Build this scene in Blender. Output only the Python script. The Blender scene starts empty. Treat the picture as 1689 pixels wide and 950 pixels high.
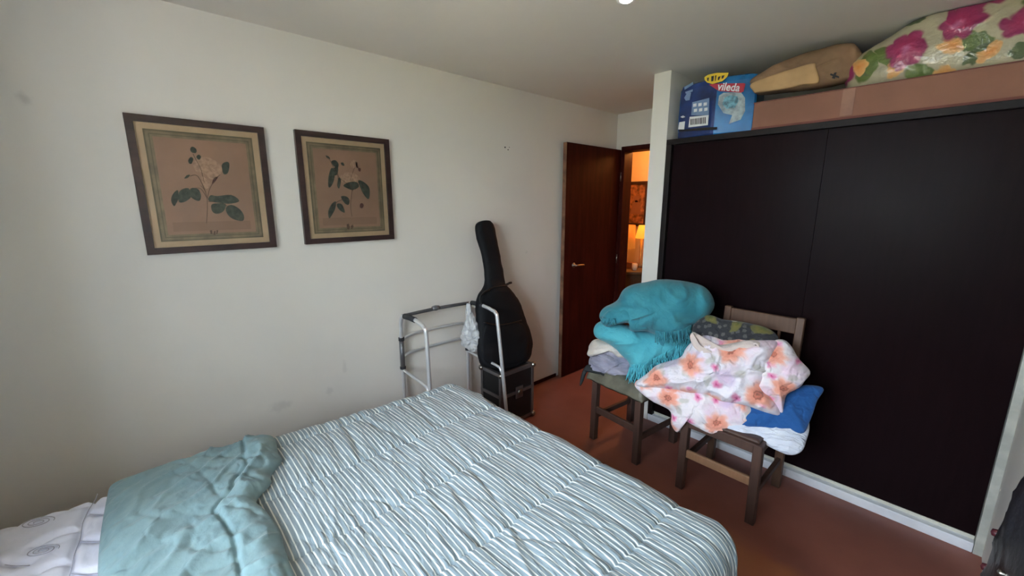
import bpy, bmesh, math, random
from mathutils import Vector, Matrix, noise
random.seed(7)
SC = bpy.context.scene
COL = SC.collection
PI = math.pi

# ---------------------------------------------------------------- camera
CAMH = 1.6
FPX, CX, CY = 686.0, 844.5, 475.0
PITCH, YAW = math.radians(11.535), math.radians(47.35)
cam = bpy.data.cameras.new('camera'); cam_o = bpy.data.objects.new('camera', cam); COL.objects.link(cam_o)
cam.sensor_fit = 'HORIZONTAL'; cam.sensor_width = 36.0; cam.lens = FPX/1689*36.0
cam.clip_start = 0.02; cam.clip_end = 200
cam_o.location = (0, 0, CAMH); cam_o.rotation_euler = (PI/2-PITCH, 0, YAW)
SC.camera = cam_o

# ---------------------------------------------------------------- world, lamps, exposure
SC.view_settings.view_transform = 'Standard'; SC.view_settings.look = 'None'
SC.view_settings.exposure = 0.96; SC.view_settings.gamma = 1.0; SC.view_settings.use_curve_mapping = False
world = bpy.data.worlds.new('sky'); SC.world = world; world.use_nodes = True
bg = world.node_tree.nodes['Background']
bg.inputs['Color'].default_value = (0.74, 0.86, 1.0, 1); bg.inputs['Strength'].default_value = 14.0

def lamp(name, kind, loc, energy, color, size=0.1, rot=(0, 0, 0), size_y=None):
    l = bpy.data.lights.new(name, kind); l.energy = energy; l.color = color
    if kind == 'AREA':
        l.size = size
        if size_y: l.shape = 'RECTANGLE'; l.size_y = size_y
    elif kind in ('POINT', 'SPOT'): l.shadow_soft_size = size
    o = bpy.data.objects.new(name, l); o.location = loc; o.rotation_euler = rot; COL.objects.link(o); return o

sun = lamp('sun', 'SUN', (0, 0, 8), 170, (1.0, 0.90, 0.76), rot=(-0.75, 0, 0.25)); sun.data.angle = .01   # shines on the garden outside
# daylight comes in through the window in the wall behind the camera
WX0, WX1, WZ0, WZ1, WY = -1.50, 0.10, 0.95, 2.28, -0.85
port = lamp('window_portal', 'AREA', ((WX0+WX1)/2, WY-0.12, (WZ0+WZ1)/2), 1, (1, 1, 1), WX1-WX0, (PI/2, 0, 0), WZ1-WZ0)
port.data.cycles.is_portal = True
lamp('hall_bulb', 'POINT', (-2.2, 4.15, 2.2), 13, (1.0, 0.36, 0.09), 0.06)

# ---------------------------------------------------------------- pixel -> world helpers (the photo frame is 1689 x 950)
_f = Vector((-math.sin(YAW)*math.cos(PITCH), math.cos(YAW)*math.cos(PITCH), -math.sin(PITCH)))
_r = Vector((math.cos(YAW), math.sin(YAW), 0)); _u = _r.cross(_f)
EYE = Vector((0, 0, CAMH))
def ray(x, y): return _f*FPX + _r*(x-CX) - _u*(y-CY)
def at(x, y, ax, v):
    R = ray(x, y); t = (v-EYE[ax])/R[ax]; return EYE+R*t
def onp(x, y, C, n):
    R = ray(x, y); C = Vector(C); n = Vector(n); return EYE+R*((C-EYE).dot(n)/R.dot(n))
def facing(C, elev=0, turn=0):
    """unit normal at C that looks toward the viewing side, raised by elev degrees"""
    d = Vector((-C[0], -C[1], 0)).normalized(); d.rotate(Matrix.Rotation(math.radians(turn), 3, 'Z'))
    e = math.radians(elev); return (d*math.cos(e)+Vector((0, 0, 1))*math.sin(e)).normalized()

# ---------------------------------------------------------------- materials
def lin(r, g, b):
    f = lambda c: (c/255)/12.92 if c/255 <= .04045 else ((c/255+.055)/1.055)**2.4
    return (f(r), f(g), f(b), 1)
class NT:
    def __init__(s, name):
        s.m = bpy.data.materials.new(name); s.m.use_nodes = True; s.t = s.m.node_tree
        s.b = s.t.nodes['Principled BSDF']; s.out = s.t.nodes['Material Output']
    def n(s, ty, **kw):
        x = s.t.nodes.new(ty)
        for k, v in kw.items(): setattr(x, k, v)
        return x
    def l(s, a, b): s.t.links.new(a, b)
    def setin(s, sock, v):
        if hasattr(v, 'is_output'): s.l(v, sock)
        else: sock.default_value = v
    def math(s, op, a, b=0.0, c=None, clamp=False):
        x = s.n('ShaderNodeMath', operation=op, use_clamp=clamp)
        s.setin(x.inputs[0], a); s.setin(x.inputs[1], b)
        if c is not None: s.setin(x.inputs[2], c)
        return x.outputs[0]
    def vmath(s, op, a, b):
        x = s.n('ShaderNodeVectorMath', operation=op); s.setin(x.inputs[0], a); s.setin(x.inputs[1], b); return x.outputs[0]
    def mix(s, fac, a, b):
        x = s.n('ShaderNodeMix', data_type='RGBA'); s.setin(x.inputs[0], fac); s.setin(x.inputs[6], a); s.setin(x.inputs[7], b); return x.outputs[2]
    def coord(s, kind='Object'): return s.n('ShaderNodeTexCoord').outputs[kind]
    def mapping(s, v, scale=(1, 1, 1), loc=(0, 0, 0), rot=(0, 0, 0)):
        x = s.n('ShaderNodeMapping'); s.l(v, x.inputs[0]); x.inputs['Scale'].default_value = scale
        x.inputs['Location'].default_value = loc; x.inputs['Rotation'].default_value = rot; return x.outputs[0]
    def noise(s, v, scale, detail=3, rough=.5, out='Fac'):
        x = s.n('ShaderNodeTexNoise'); s.l(v, x.inputs['Vector']); x.inputs['Scale'].default_value = scale
        x.inputs['Detail'].default_value = detail; x.inputs['Roughness'].default_value = rough; return x.outputs[out]
    def step(s, v, a, b, inv=False):
        x = s.n('ShaderNodeMapRange'); x.interpolation_type = 'SMOOTHSTEP'; s.setin(x.inputs['Value'], v)
        x.inputs['From Min'].default_value = a; x.inputs['From Max'].default_value = b
        if inv: x.inputs['To Min'].default_value = 1; x.inputs['To Max'].default_value = 0
        return x.outputs[0]
    def bump(s, h, strength=.3, dist=.01):
        x = s.n('ShaderNodeBump'); x.inputs['Strength'].default_value = strength; x.inputs['Distance'].default_value = dist
        s.l(h, x.inputs['Height']); s.l(x.outputs[0], s.b.inputs['Normal']); return x
def mat(name, col, rough=.6, metal=0, nscale=8, namp=.12, bump=0.0, bscale=60, stretch=(1, 1, 1), spec=.5, coat=0, sheen=0):
    k = NT(name); v = k.mapping(k.coord(), stretch)
    c = k.noise(v, nscale, 4, .6)
    dark = tuple(x*(1-namp*2) for x in col[:3])+(1,); light = tuple(min(1, x*(1+namp)) for x in col[:3])+(1,)
    k.l(k.mix(k.step(c, .3, .7), dark, light), k.b.inputs['Base Color'])
    k.b.inputs['Roughness'].default_value = rough; k.b.inputs['Metallic'].default_value = metal
    k.b.inputs['Specular IOR Level'].default_value = spec; k.b.inputs['Coat Weight'].default_value = coat
    k.b.inputs['Sheen Weight'].default_value = sheen
    if bump: k.bump(k.noise(v, bscale, 4, .6), bump, .004)
    return k.m

def stamp(k, uv, scale, size, aspect=1.0, petals=0, seed=0.0, keep=1.0, edge=.12, rnd=1.0):
    """scattered motifs on a surface: returns (mask, radial 0..1, random value)"""
    v = k.vmath('ADD', k.mapping(uv, (scale,)*3), (seed*13.7, seed*7.3, 0))
    wob = k.noise(v, 2.2, 2, .5, 'Color')
    v = k.vmath('ADD', v, k.vmath('MULTIPLY', k.vmath('SUBTRACT', wob, (.5, .5, .5)), (.42, .42, 0)))
    vo = k.n('ShaderNodeTexVoronoi', voronoi_dimensions='2D'); k.l(v, vo.inputs['Vector']); vo.inputs['Scale'].default_value = 1
    vo.inputs['Randomness'].default_value = .75*rnd
    loc = k.vmath('SUBTRACT', v, vo.outputs['Position'])
    sep = k.n('ShaderNodeSeparateXYZ'); k.l(loc, sep.inputs[0])
    sc = k.n('ShaderNodeSeparateColor'); k.l(vo.outputs['Color'], sc.inputs[0])
    a = k.math('MULTIPLY', sc.outputs[1], 6.283)
    ca, sa = k.math('COSINE', a), k.math('SINE', a)
    X = k.math('ADD', k.math('MULTIPLY', sep.outputs[0], ca), k.math('MULTIPLY', sep.outputs[1], sa))
    Y = k.math('SUBTRACT', k.math('MULTIPLY', sep.outputs[1], ca), k.math('MULTIPLY', sep.outputs[0], sa))
    Y = k.math('MULTIPLY', Y, aspect)
    r = k.math('SQRT', k.math('ADD', k.math('MULTIPLY', X, X), k.math('MULTIPLY', Y, Y)))
    if petals:
        ang = k.math('ARCTAN2', Y, X)
        pet = k.math('ABSOLUTE', k.math('COSINE', k.math('MULTIPLY', ang, petals/2)))
        r = k.math('DIVIDE', r, k.math('ADD', .82, k.math('MULTIPLY', pet, .22)))
    r = k.math('DIVIDE', r, size)
    m = k.step(r, 1-edge, 1, True)
    m = k.math('MULTIPLY', m, k.math('LESS_THAN', sc.outputs[0], keep))
    return m, r, sc.outputs[2]
def ramp(k, v, stops):
    x = k.n('ShaderNodeValToRGB'); k.l(v, x.inputs[0]); e = x.color_ramp.elements
    while len(e) < len(stops): e.new(.5)
    for el, (p, c) in zip(e, stops): el.position = p; el.color = c
    return x.outputs[0]
def cloth_bump(k, uv, weave=500, w=.15, wr=.5, ws=9, dist=.012):
    h = k.noise(uv, ws, 5, .55)
    h2 = k.noise(uv, ws*.9, 3, .5); rg_ = k.math('ABSOLUTE', k.math('SUBTRACT', h2, .5)); rg_ = k.math('MULTIPLY', k.step(rg_, 0, .06), .16)
    k.bump(k.math('ADD', k.math('ADD', h, rg_), k.math('MULTIPLY', k.noise(uv, weave, 1), .02*w)), min(1, wr*1.3), dist)
    k.b.inputs['Roughness'].default_value = .85; k.b.inputs['Sheen Weight'].default_value = .15
    k.b.inputs['Specular IOR Level'].default_value = .2

M = {}
def wall_mat(name, col, stains=()):
    k = NT(name); v = k.coord('Generated'); o = k.coord('Object')
    c = k.mix(k.step(k.noise(o, 1.3, 5, .6), .3, .75), tuple(x*.955 for x in col[:3])+(1,), col)
    geo = k.n('ShaderNodeNewGeometry').outputs['Position']
    for (p, r, d, stretch) in stains:          # scuffs and old stains on the plaster
        q = k.vmath('MULTIPLY', k.vmath('SUBTRACT', geo, p), stretch)
        ln = k.n('ShaderNodeVectorMath', operation='LENGTH'); k.l(q, ln.inputs[0])
        s = k.math('ADD', ln.outputs['Value'], k.math('MULTIPLY', k.math('SUBTRACT', k.noise(geo, 22, 4), .5), r*1.6))
        c = k.mix(k.math('MULTIPLY', k.step(s, r*.2, r, True), d), c, lin(95, 90, 88))
    k.l(c, k.b.inputs['Base Color']); k.b.inputs['Roughness'].default_value = .75
    k.bump(k.noise(o, 45, 5, .6), .12, .004); return k.m
M['wall'] = wall_mat('wall_paint', lin(222, 218, 210), [((-2.43, -.21, 1.98), .03, .22, (1, 1, 1)), ((-2.43, .50, .50), .045, .16, (1, .7, 1)),
    ((-2.43, .86, .63), .03, .13, (1, 1.6, .6)), ((-2.43, .76, .50), .03, .13, (1, 1, 1)), ((-2.43, 2.40, 1.2), .02, .15, (1, 1, 1))])
M['ceil'] = wall_mat('ceiling_paint', lin(226, 221, 213))
M['trimgrey'] = mat('painted_trim', lin(176, 176, 166), .6, bump=.2, bscale=30)
M['plinth'] = mat('white_plinth_paint', lin(224, 226, 230), .5, namp=.05, bump=.15, bscale=25)
M['curb'] = mat('curb_paint', lin(208, 205, 190), .5, namp=.06, bump=.15, bscale=25)
M['hallwall'] = mat('hall_paint', lin(225, 205, 170), .7, namp=.02)
def floor_mat():
    k = NT('floor_red_vinyl'); o = k.coord('Object')
    n = k.noise(o, 2.2, 4, .5); n2 = k.noise(o, 140, 2)
    c = k.mix(k.step(n, .3, .7), lin(128, 78, 66), lin(148, 92, 78))
    g = k.n('ShaderNodeNewGeometry').outputs['Position']; s = k.n('ShaderNodeSeparateXYZ'); k.l(g, s.inputs[0])
    # orange tint of reflected light beside the bed, painted into the floor colour
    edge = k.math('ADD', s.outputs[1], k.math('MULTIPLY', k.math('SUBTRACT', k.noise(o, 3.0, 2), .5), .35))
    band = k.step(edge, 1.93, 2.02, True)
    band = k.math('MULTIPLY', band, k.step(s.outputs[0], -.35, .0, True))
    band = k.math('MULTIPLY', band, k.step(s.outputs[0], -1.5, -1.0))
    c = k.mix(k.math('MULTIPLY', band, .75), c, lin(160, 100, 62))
    c = k.mix(k.math('MULTIPLY', n2, .15), c, lin(80, 44, 36))
    k.l(c, k.b.inputs['Base Color']); k.b.inputs['Roughness'].default_value = .42
    k.b.inputs['Specular IOR Level'].default_value = .4
    k.bump(k.noise(o, 18, 3), .08, .004); return k.m
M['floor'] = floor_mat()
def closet_mat():
    k = NT('closet_dark_lacquer'); o = k.coord('Object')
    v = k.mapping(o, (14, 14, 1.2))
    c = k.mix(k.noise(v, 4, 5, .6), lin(17, 9, 11), lin(29, 17, 19))
    k.l(c, k.b.inputs['Base Color'])
    k.l(k.math('ADD', .26, k.math('MULTIPLY', k.noise(o, 3, 3), .12)), k.b.inputs['Roughness'])
    k.b.inputs['Specular IOR Level'].default_value = .035
    k.bump(k.noise(o, 2.2, 2), .12, .02); return k.m
M['closet'] = closet_mat()
M['closetframe'] = mat('closet_frame_wood', lin(22, 15, 14), .5, spec=.2, stretch=(1, 1, .1))
M['doorwood'] = mat('mahogany_veneer', lin(58, 17, 12), .5, nscale=4, namp=.2, stretch=(5, 5, .6), bump=.03, spec=.08)
M['dooredge'] = mat('worn_door_edge', lin(120, 84, 62), .6, nscale=9, namp=.3)
M['steel'] = mat('brushed_steel', lin(170, 165, 155), .3, 1)
M['alu'] = mat('anodised_tube', lin(222, 222, 222), .3, .6, namp=.04)
M['alu_dark'] = mat('grey_sleeve', lin(112, 112, 114), .4, .6)
M['alu_edge'] = mat('case_edge_profile', lin(135, 132, 132), .38, .85, namp=.12)
M['rubber'] = mat('dark_foam_rubber', lin(44, 44, 46), .8, bump=.2, bscale=150)
M['black'] = mat('black_nylon', lin(13, 14, 17), .7, bump=.25, bscale=220, spec=.25)
M['blacktrim'] = mat('black_piping', lin(15, 15, 16), .45)
M['blackpanel'] = mat('black_case_board', lin(17, 17, 18), .5, bump=.1)
M['blackleather'] = mat('black_leather', lin(16, 16, 16), .36, nscale=5, namp=.2, bump=.5, bscale=35)
M['stud'] = mat('dark_red_stud', lin(74, 26, 34), .4)
M['pframe'] = mat('dark_frame_wood', lin(50, 30, 28), .35, nscale=20, namp=.25, stretch=(1, .3, 1))
M['mat_cream'] = mat('cream_mount', lin(186, 160, 126), .8, namp=.05)
M['mat_olive'] = mat('olive_mount_band', lin(130, 114, 86), .8, nscale=14, namp=.16)
M['mat_olive2'] = mat('olive_mount_line', lin(104, 94, 68), .8, nscale=14, namp=.14)
M['paper'] = mat('aged_print_paper', lin(154, 120, 96), .85, nscale=5, namp=.06)
M['paper_strip'] = mat('aged_caption_paper', lin(142, 110, 87), .85, nscale=5, namp=.05)
M['leafink'] = mat('green_print_ink', lin(66, 72, 56), .85, nscale=45, namp=.25)
M['leafink2'] = mat('olive_print_ink', lin(104, 98, 70), .85, nscale=45, namp=.2)
M['stemink'] = mat('brown_print_ink', lin(96, 72, 52), .85)
M['roseink'] = mat('pale_rose_print_ink', lin(168, 134, 108), .85, nscale=60, namp=.14)
M['redink'] = mat('dark_red_print_ink', lin(92, 46, 38), .85)
def wood(name, a, b, rough=.55):
    k = NT(name); o = k.coord('Object'); v = k.mapping(o, (9, 9, 9))
    w = k.noise(k.mapping(o, (60, 60, 5)), 1.2, 5, .6)
    c = k.mix(w, a, b); k.l(k.mix(k.math('MULTIPLY', k.noise(v, 1, 3), .35), c, tuple(x*.5 for x in a[:3])+(1,)), k.b.inputs['Base Color'])
    k.b.inputs['Roughness'].default_value = rough; k.bump(w, .15, .003); return k.m
M['wood'] = wood('old_dark_wood', lin(58, 39, 32), lin(94, 67, 55))
M['woodback'] = wood('old_brown_wood', lin(78, 54, 40), lin(116, 85, 64))
M['woodlight'] = wood('bare_pale_wood', lin(134, 98, 70), lin(168, 128, 96))
M['hide'] = mat('olive_grey_leather', lin(104, 100, 84), .55, nscale=7, namp=.22, bump=.5, bscale=25)
M['hideblack'] = mat('black_seat_cloth', lin(20, 24, 24), .7, bump=.3)
M['card'] = mat('brown_cardboard', lin(134, 94, 77), .85, nscale=3, namp=.06, bump=.08)
M['card_dark'] = mat('dark_cardboard_lip', lin(112, 66, 58), .85, namp=.08)
M['kraft'] = mat('brown_kraft_paper', lin(132, 104, 78), .8, nscale=5, namp=.12, bump=.5, bscale=14)
M['kraftlight'] = mat('pale_kraft_panel', lin(184, 150, 106), .8, nscale=6, namp=.07, bump=.3, bscale=14)
M['tape'] = mat('pale_packing_tape', lin(142, 102, 84), .6)
M['glow'] = None
def emis(name, col, s):
    k = NT(name); k.b.inputs['Base Color'].default_value = col
    k.b.inputs['Emission Color'].default_value = col; k.b.inputs['Emission Strength'].default_value = s; return k.m
M['bulb'] = emis('lit_downlight', (1, .95, .85, 1), 14)
M['shade'] = emis('lit_lampshade', lin(235, 140, 50), .22)
M['shade2'] = emis('lit_yellow_shade', lin(250, 180, 60), .45)
def glass(name, rough=.03, tint=(1, 1, 1, 1), fac=.04):
    k = NT(name); t = k.n('ShaderNodeBsdfTransparent'); t.inputs[0].default_value = tint
    g = k.n('ShaderNodeBsdfGlossy'); g.inputs['Roughness'].default_value = rough
    fr = k.n('ShaderNodeFresnel'); fr.inputs[0].default_value = 1.45
    mx = k.n('ShaderNodeMixShader'); k.l(k.math('MULTIPLY', fr.outputs[0], .6), mx.inputs[0])
    k.l(t.outputs[0], mx.inputs[1]); k.l(g.outputs[0], mx.inputs[2]); k.l(mx.outputs[0], k.out.inputs[0]); return k.m
M['glass'] = glass('clear_glass')
def thin_plastic(name, col, opac):
    k = NT(name); uv = k.coord('UV'); k.b.inputs['Base Color'].default_value = col; k.b.inputs['Roughness'].default_value = .22
    k.b.inputs['Specular IOR Level'].default_value = .7
    t = k.n('ShaderNodeBsdfTransparent'); mx = k.n('ShaderNodeMixShader')
    k.l(k.math('ADD', opac, k.math('MULTIPLY', k.math('SUBTRACT', k.noise(uv, 28, 4), .5), .6), clamp=True), mx.inputs[0])
    k.l(t.outputs[0], mx.inputs[1]); k.l(k.b.outputs[0], mx.inputs[2]); k.l(mx.outputs[0], k.out.inputs[0])
    k.bump(k.noise(uv, 40, 4), .7, .01); return k.m
M['baggie'] = thin_plastic('thin_white_plastic', lin(222, 224, 224), .62)
# bed linen
def stripe_mat():
    k = NT('striped_duvet_cotton'); uv = k.coord('UV'); s = k.n('ShaderNodeSeparateXYZ'); k.l(uv, s.inputs[0])
    wob = k.math('MULTIPLY', k.math('SUBTRACT', k.noise(uv, 3.5, 3), .5), .004)
    t = k.math('FRACT', k.math('DIVIDE', k.math('ADD', s.outputs[1], wob), .0163))
    m = k.math('MULTIPLY', k.step(t, .02, .10), k.step(t, .27, .35, True))
    base = k.mix(k.noise(uv, 6, 3), lin(118, 133, 139), lin(132, 146, 153))
    k.l(k.mix(m, base, lin(216, 220, 214)), k.b.inputs['Base Color'])
    cloth_bump(k, k.mapping(uv, (.45, 1.4, 1)), 700, .2, .6, 16, .011); return k.m
M['stripe'] = stripe_mat()
def plain_cloth(name, a, b, wr=.5, ws=9, dist=.012, stretch=(1, 1, 1)):
    k = NT(name); uv = k.coord('UV'); k.l(k.mix(k.step(k.noise(uv, 7, 4), .3, .7), a, b), k.b.inputs['Base Color'])
    cloth_bump(k, k.mapping(uv, stretch), 600, .3, wr, ws, dist); return k.m
M['tealrev'] = plain_cloth('grey_teal_cotton', lin(112, 138, 142), lin(122, 148, 151), .55, 7, .014)
M['mattress'] = plain_cloth('white_mattress_ticking', lin(222, 224, 240), lin(230, 232, 246), .25, 14, .006)
M['mattress_side'] = plain_cloth('mattress_border', lin(205, 205, 212), lin(215, 215, 220), .25, 14, .006)
M['thread'] = plain_cloth('grey_stitching', lin(168, 168, 184), lin(180, 180, 194))
M['teal'] = plain_cloth('teal_wool', lin(46, 118, 132), lin(60, 132, 144), .55, 11, .012)
M['cyan'] = plain_cloth('turquoise_wool', lin(70, 156, 170), lin(84, 170, 182), .55, 11, .012)
M['fringe'] = plain_cloth('turquoise_yarn', lin(66, 158, 174), lin(90, 182, 194))
M['lilac'] = plain_cloth('grey_lilac_fleece', lin(138, 136, 152), lin(166, 162, 176), .9, 12, .02, (.5, 2.2, 1))
M['cream'] = plain_cloth('cream_cotton', lin(196, 184, 172), lin(212, 202, 192), .5, 14)
M['beige'] = plain_cloth('beige_cotton', lin(196, 178, 170), lin(212, 198, 190), .4, 12)
def flower_mat(name, ground, seed=1.0, scale=5.2, keep=.72):
    k = NT(name); uv = k.coord('UV')
    c = k.mix(k.step(k.noise(uv, 7, 3), .45, .7), ground, lin(226, 200, 214))
    m, r, q = stamp(k, uv, scale*1.5, .36, 1.8, 0, seed+5, .6, .5); c = k.mix(k.math('MULTIPLY', m, .5), c, lin(168, 168, 148))
    m, r, q = stamp(k, uv, scale*1.2, .40, 1.2, 4, seed+2, .5, .5); c = k.mix(k.math('MULTIPLY', m, .55), c, lin(206, 186, 214))
    m, r, q = stamp(k, uv, scale*1.6, .30, 1, 5, seed+3, .4, .6)
    c = k.mix(m, c, ramp(k, r, [(0, lin(190, 60, 110)), (.25, lin(222, 130, 170)), (1, lin(236, 200, 216))]))
    m, r, q = stamp(k, uv, scale, .47, 1, 7, seed, keep, .45)
    pc = ramp(k, r, [(0, lin(128, 84, 72)), (.10, lin(206, 124, 104)), (.2, lin(160, 98, 82)), (.27, lin(222, 146, 124)), (.6, lin(230, 166, 146)), (1, lin(234, 206, 198))])
    c = k.mix(m, c, pc); k.l(c, k.b.inputs['Base Color'])
    cloth_bump(k, uv, 600, .2, .7, 9, .022); return k.m
M['floral'] = flower_mat('peach_flower_cotton', lin(226, 220, 226), 1.0, 5.4)
M['floral2'] = flower_mat('peach_flower_cotton_second', lin(228, 220, 222), 3.3, 6.2, 1.0)
def dark_floral():
    k = NT('charcoal_and_yellow_print'); uv = k.coord('UV')
    c = k.mix(k.noise(uv, 18, 3), lin(40, 40, 44), lin(58, 58, 60))
    m, r, q = stamp(k, uv, 30, .33, 1, 5, 2, .8); c = k.mix(m, c, lin(84, 82, 80))
    m, r, q = stamp(k, uv, 7, .42, 2.2, 0, 4, .7); c = k.mix(m, c, ramp(k, r, [(0, lin(84, 92, 42)), (.5, lin(112, 104, 56)), (1, lin(96, 94, 60))]))
    m, r, q = stamp(k, uv, 9, .34, 1.6, 0, 8, .35); c = k.mix(m, c, lin(196, 190, 160))
    k.l(c, k.b.inputs['Base Color']); cloth_bump(k, uv, 600, .2, .6, 10, .02); return k.m
M['darkfloral'] = dark_floral()
def blue_cushion():
    k = NT('blue_cushion_cotton'); uv = k.coord('UV'); c = k.mix(k.noise(uv, 8, 3), lin(28, 76, 136), lin(42, 92, 152))
    m, r, q = stamp(k, uv, 9, .22, 2.2, 3, 6, .35); c = k.mix(m, c, lin(168, 196, 224))
    k.l(c, k.b.inputs['Base Color']); cloth_bump(k, uv, 600, .2, .6, 8, .02); return k.m
M['blue'] = blue_cushion()
M['whitepillow'] = plain_cloth('blue_white_cotton', lin(206, 210, 222), lin(220, 224, 232), .7, 8, .02, (1, 3, 1))
def bag_floral():
    k = NT('tropical_flower_quilt_in_plastic'); uv = k.coord('UV')
    c = k.mix(k.step(k.noise(uv, 5, 3), .4, .7), lin(178, 170, 140), lin(164, 154, 132))
    m, r, q = stamp(k, uv, 5.5, .48, 2.0, 0, 1, 1, .15); c = k.mix(m, c, k.mix(k.noise(uv, 30, 3), lin(62, 88, 36), lin(112, 128, 60)))
    m, r, q = stamp(k, uv, 7.5, .46, 2.2, 6, 9, .8, .2); c = k.mix(m, c, lin(84, 98, 58))
    m, r, q = stamp(k, uv, 6.5, .28, 1.1, 5, 5, .5, .2); c = k.mix(m, c, ramp(k, r, [(0, lin(206, 130, 50)), (1, lin(214, 170, 110))]))
    m, r, q = stamp(k, uv, 4.4, .38, 1.1, 7, 6, 1.0, .2); c = k.mix(m, c, ramp(k, r, [(0, lin(190, 110, 150)), (.3, lin(158, 40, 88)), (1, lin(128, 36, 84))]))
    k.l(c, k.b.inputs['Base Color']); k.b.inputs['Roughness'].default_value = .5
    k.b.inputs['Coat Weight'].default_value = .7; k.b.inputs['Coat Roughness'].default_value = .12
    b = k.bump(k.noise(uv, 9, 5), .6, .03); k.l(b.outputs[0], k.b.inputs['Coat Normal']); return k.m
M['bagfloral'] = bag_floral()
M['packnavy'] = mat('navy_pack_film', lin(30, 54, 112), .25, nscale=6, namp=.25, coat=.4)
M['packblue'] = mat('blue_pack_film', lin(30, 112, 176), .25, nscale=6, namp=.2, coat=.4)
M['packlight'] = mat('pale_blue_window_film', lin(150, 168, 176), .25, nscale=25, namp=.2, coat=.4)
M['packyellow'] = mat('yellow_label', lin(222, 188, 34), .5, namp=.04)
M['packred'] = mat('red_label', lin(168, 26, 52), .5, namp=.03)
M['packwhite'] = mat('white_label_print', lin(222, 224, 226), .6, namp=.03)
M['packgrey'] = mat('grey_blue_label_print', lin(112, 138, 176), .6, namp=.08)
M['packteal'] = mat('sponge_in_window', lin(96, 150, 170), .6, nscale=50, namp=.3)
M['ink'] = mat('black_ink', lin(22, 22, 26), .6)
M['leafgreen'] = mat('garden_leaf', lin(82, 86, 48), .6, nscale=9, namp=.35)
M['grass'] = mat('garden_paving', lin(200, 190, 172), .9, nscale=4, namp=.2)
M['whiteframe'] = mat('white_window_frame', lin(225, 225, 222), .4, namp=.03)
M['haltable'] = wood('hall_table_wood', lin(70, 56, 40), lin(112, 92, 64))
M['ceramic'] = mat('white_ceramic', lin(225, 215, 200), .3, namp=.03)
M['darkglass'] = mat('dark_bottle_glass', lin(30, 20, 16), .12)
M['halpic'] = mat('dim_portrait_print', lin(150, 100, 66), .7, nscale=16, namp=.4)

# ---------------------------------------------------------------- object helpers
def thing(name, label, cat, loc=(0, 0, 0), rz=0.0, group=None, kind=None):
    o = bpy.data.objects.new(name, None); COL.objects.link(o); o.location = loc; o.rotation_euler = (0, 0, rz)
    o.empty_display_size = .05; o['label'] = label; o['category'] = cat
    if group: o['group'] = group
    return o
def tag(o, label, cat=None, group=None):
    o['label'] = label
    if cat: o['category'] = cat
    if group: o['group'] = group
    return o
def root_of(p):
    while p.parent: p = p.parent
    return p
def obj(name, vs, fs, m, parent=None, smooth=False, uvs=None, local=False, kind=None, mats=None, fmat=None, origin=None):
    vs = [Vector(v) for v in vs]
    me = bpy.data.meshes.new(name)
    loc = Vector((0, 0, 0))
    if parent is not None:
        if not local:
            r = root_of(parent); R = Matrix.Rotation(-r.rotation_euler[2], 3, 'Z'); l0 = r.location
            vs = [R @ (v-l0) for v in vs]
    elif kind != 'structure' or origin:
        if origin: loc = Vector(origin)
        else:
            loc = Vector(((min(v.x for v in vs)+max(v.x for v in vs))/2, (min(v.y for v in vs)+max(v.y for v in vs))/2, min(v.z for v in vs)))
        vs = [v-loc for v in vs]
    me.from_pydata([tuple(v) for v in vs], [], fs); me.update()
    for q in (mats or [m]): me.materials.append(q)
    if fmat: me.polygons.foreach_set('material_index', fmat)
    if smooth: me.polygons.foreach_set('use_smooth', [True]*len(me.polygons))
    if uvs:
        ul = me.uv_layers.new(name='UVMap')
        for lp in me.loops: ul.data[lp.index].uv = uvs[lp.vertex_index]
    o = bpy.data.objects.new(name, me); COL.objects.link(o)
    if parent is not None: o.parent = parent
    else: o.location = loc
    if kind: o['kind'] = kind
    return o
def from_bm(bm):
    bm.verts.index_update(); vs = [v.co.copy() for v in bm.verts]; fs = [[v.index for v in f.verts] for f in bm.faces]; bm.free(); return vs, fs
def boxg(a, b, bev=0.0, seg=2, rot=None):
    bm = bmesh.new(); bmesh.ops.create_cube(bm, size=1)
    for v in bm.verts:
        v.co = Vector([a[i]+(b[i]-a[i])*(v.co[i]+.5) for i in range(3)])
    if bev: bmesh.ops.bevel(bm, geom=bm.edges[:], offset=bev, segments=seg, affect='EDGES', profile=.6)
    if rot is not None:
        c = (Vector(a)+Vector(b))/2
        for v in bm.verts: v.co = c+rot @ (v.co-c)
    return from_bm(bm)
def box(name, a, b, m, parent=None, bev=0.0, rot=None, **kw):
    a, b = [min(p, q) for p, q in zip(a, b)], [max(p, q) for p, q in zip(a, b)]
    vs, fs = boxg(a, b, bev, rot=rot); return obj(name, vs, fs, m, parent, **kw)
def join(parts):
    V, F = [], []
    for v, f in parts:
        n = len(V); V += list(v); F += [[i+n for i in q] for q in f]
    return V, F
def prism(pts, h, up=(0, 0, 1)):
    """closed polygon extruded along up*h"""
    n = len(pts); up = Vector(up)*h; V = [Vector(p) for p in pts]; V += [p+up for p in V[:n]]
    nv = Vector((0, 0, 0))
    for i in range(n): nv += V[i].cross(V[(i+1) % n])
    F = [list(range(n))[::-1], list(range(n, 2*n))]+[[i, (i+1) % n, n+(i+1) % n, n+i] for i in range(n)]
    if nv.dot(up) < 0: F = [f[::-1] for f in F]
    return V, F
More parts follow.
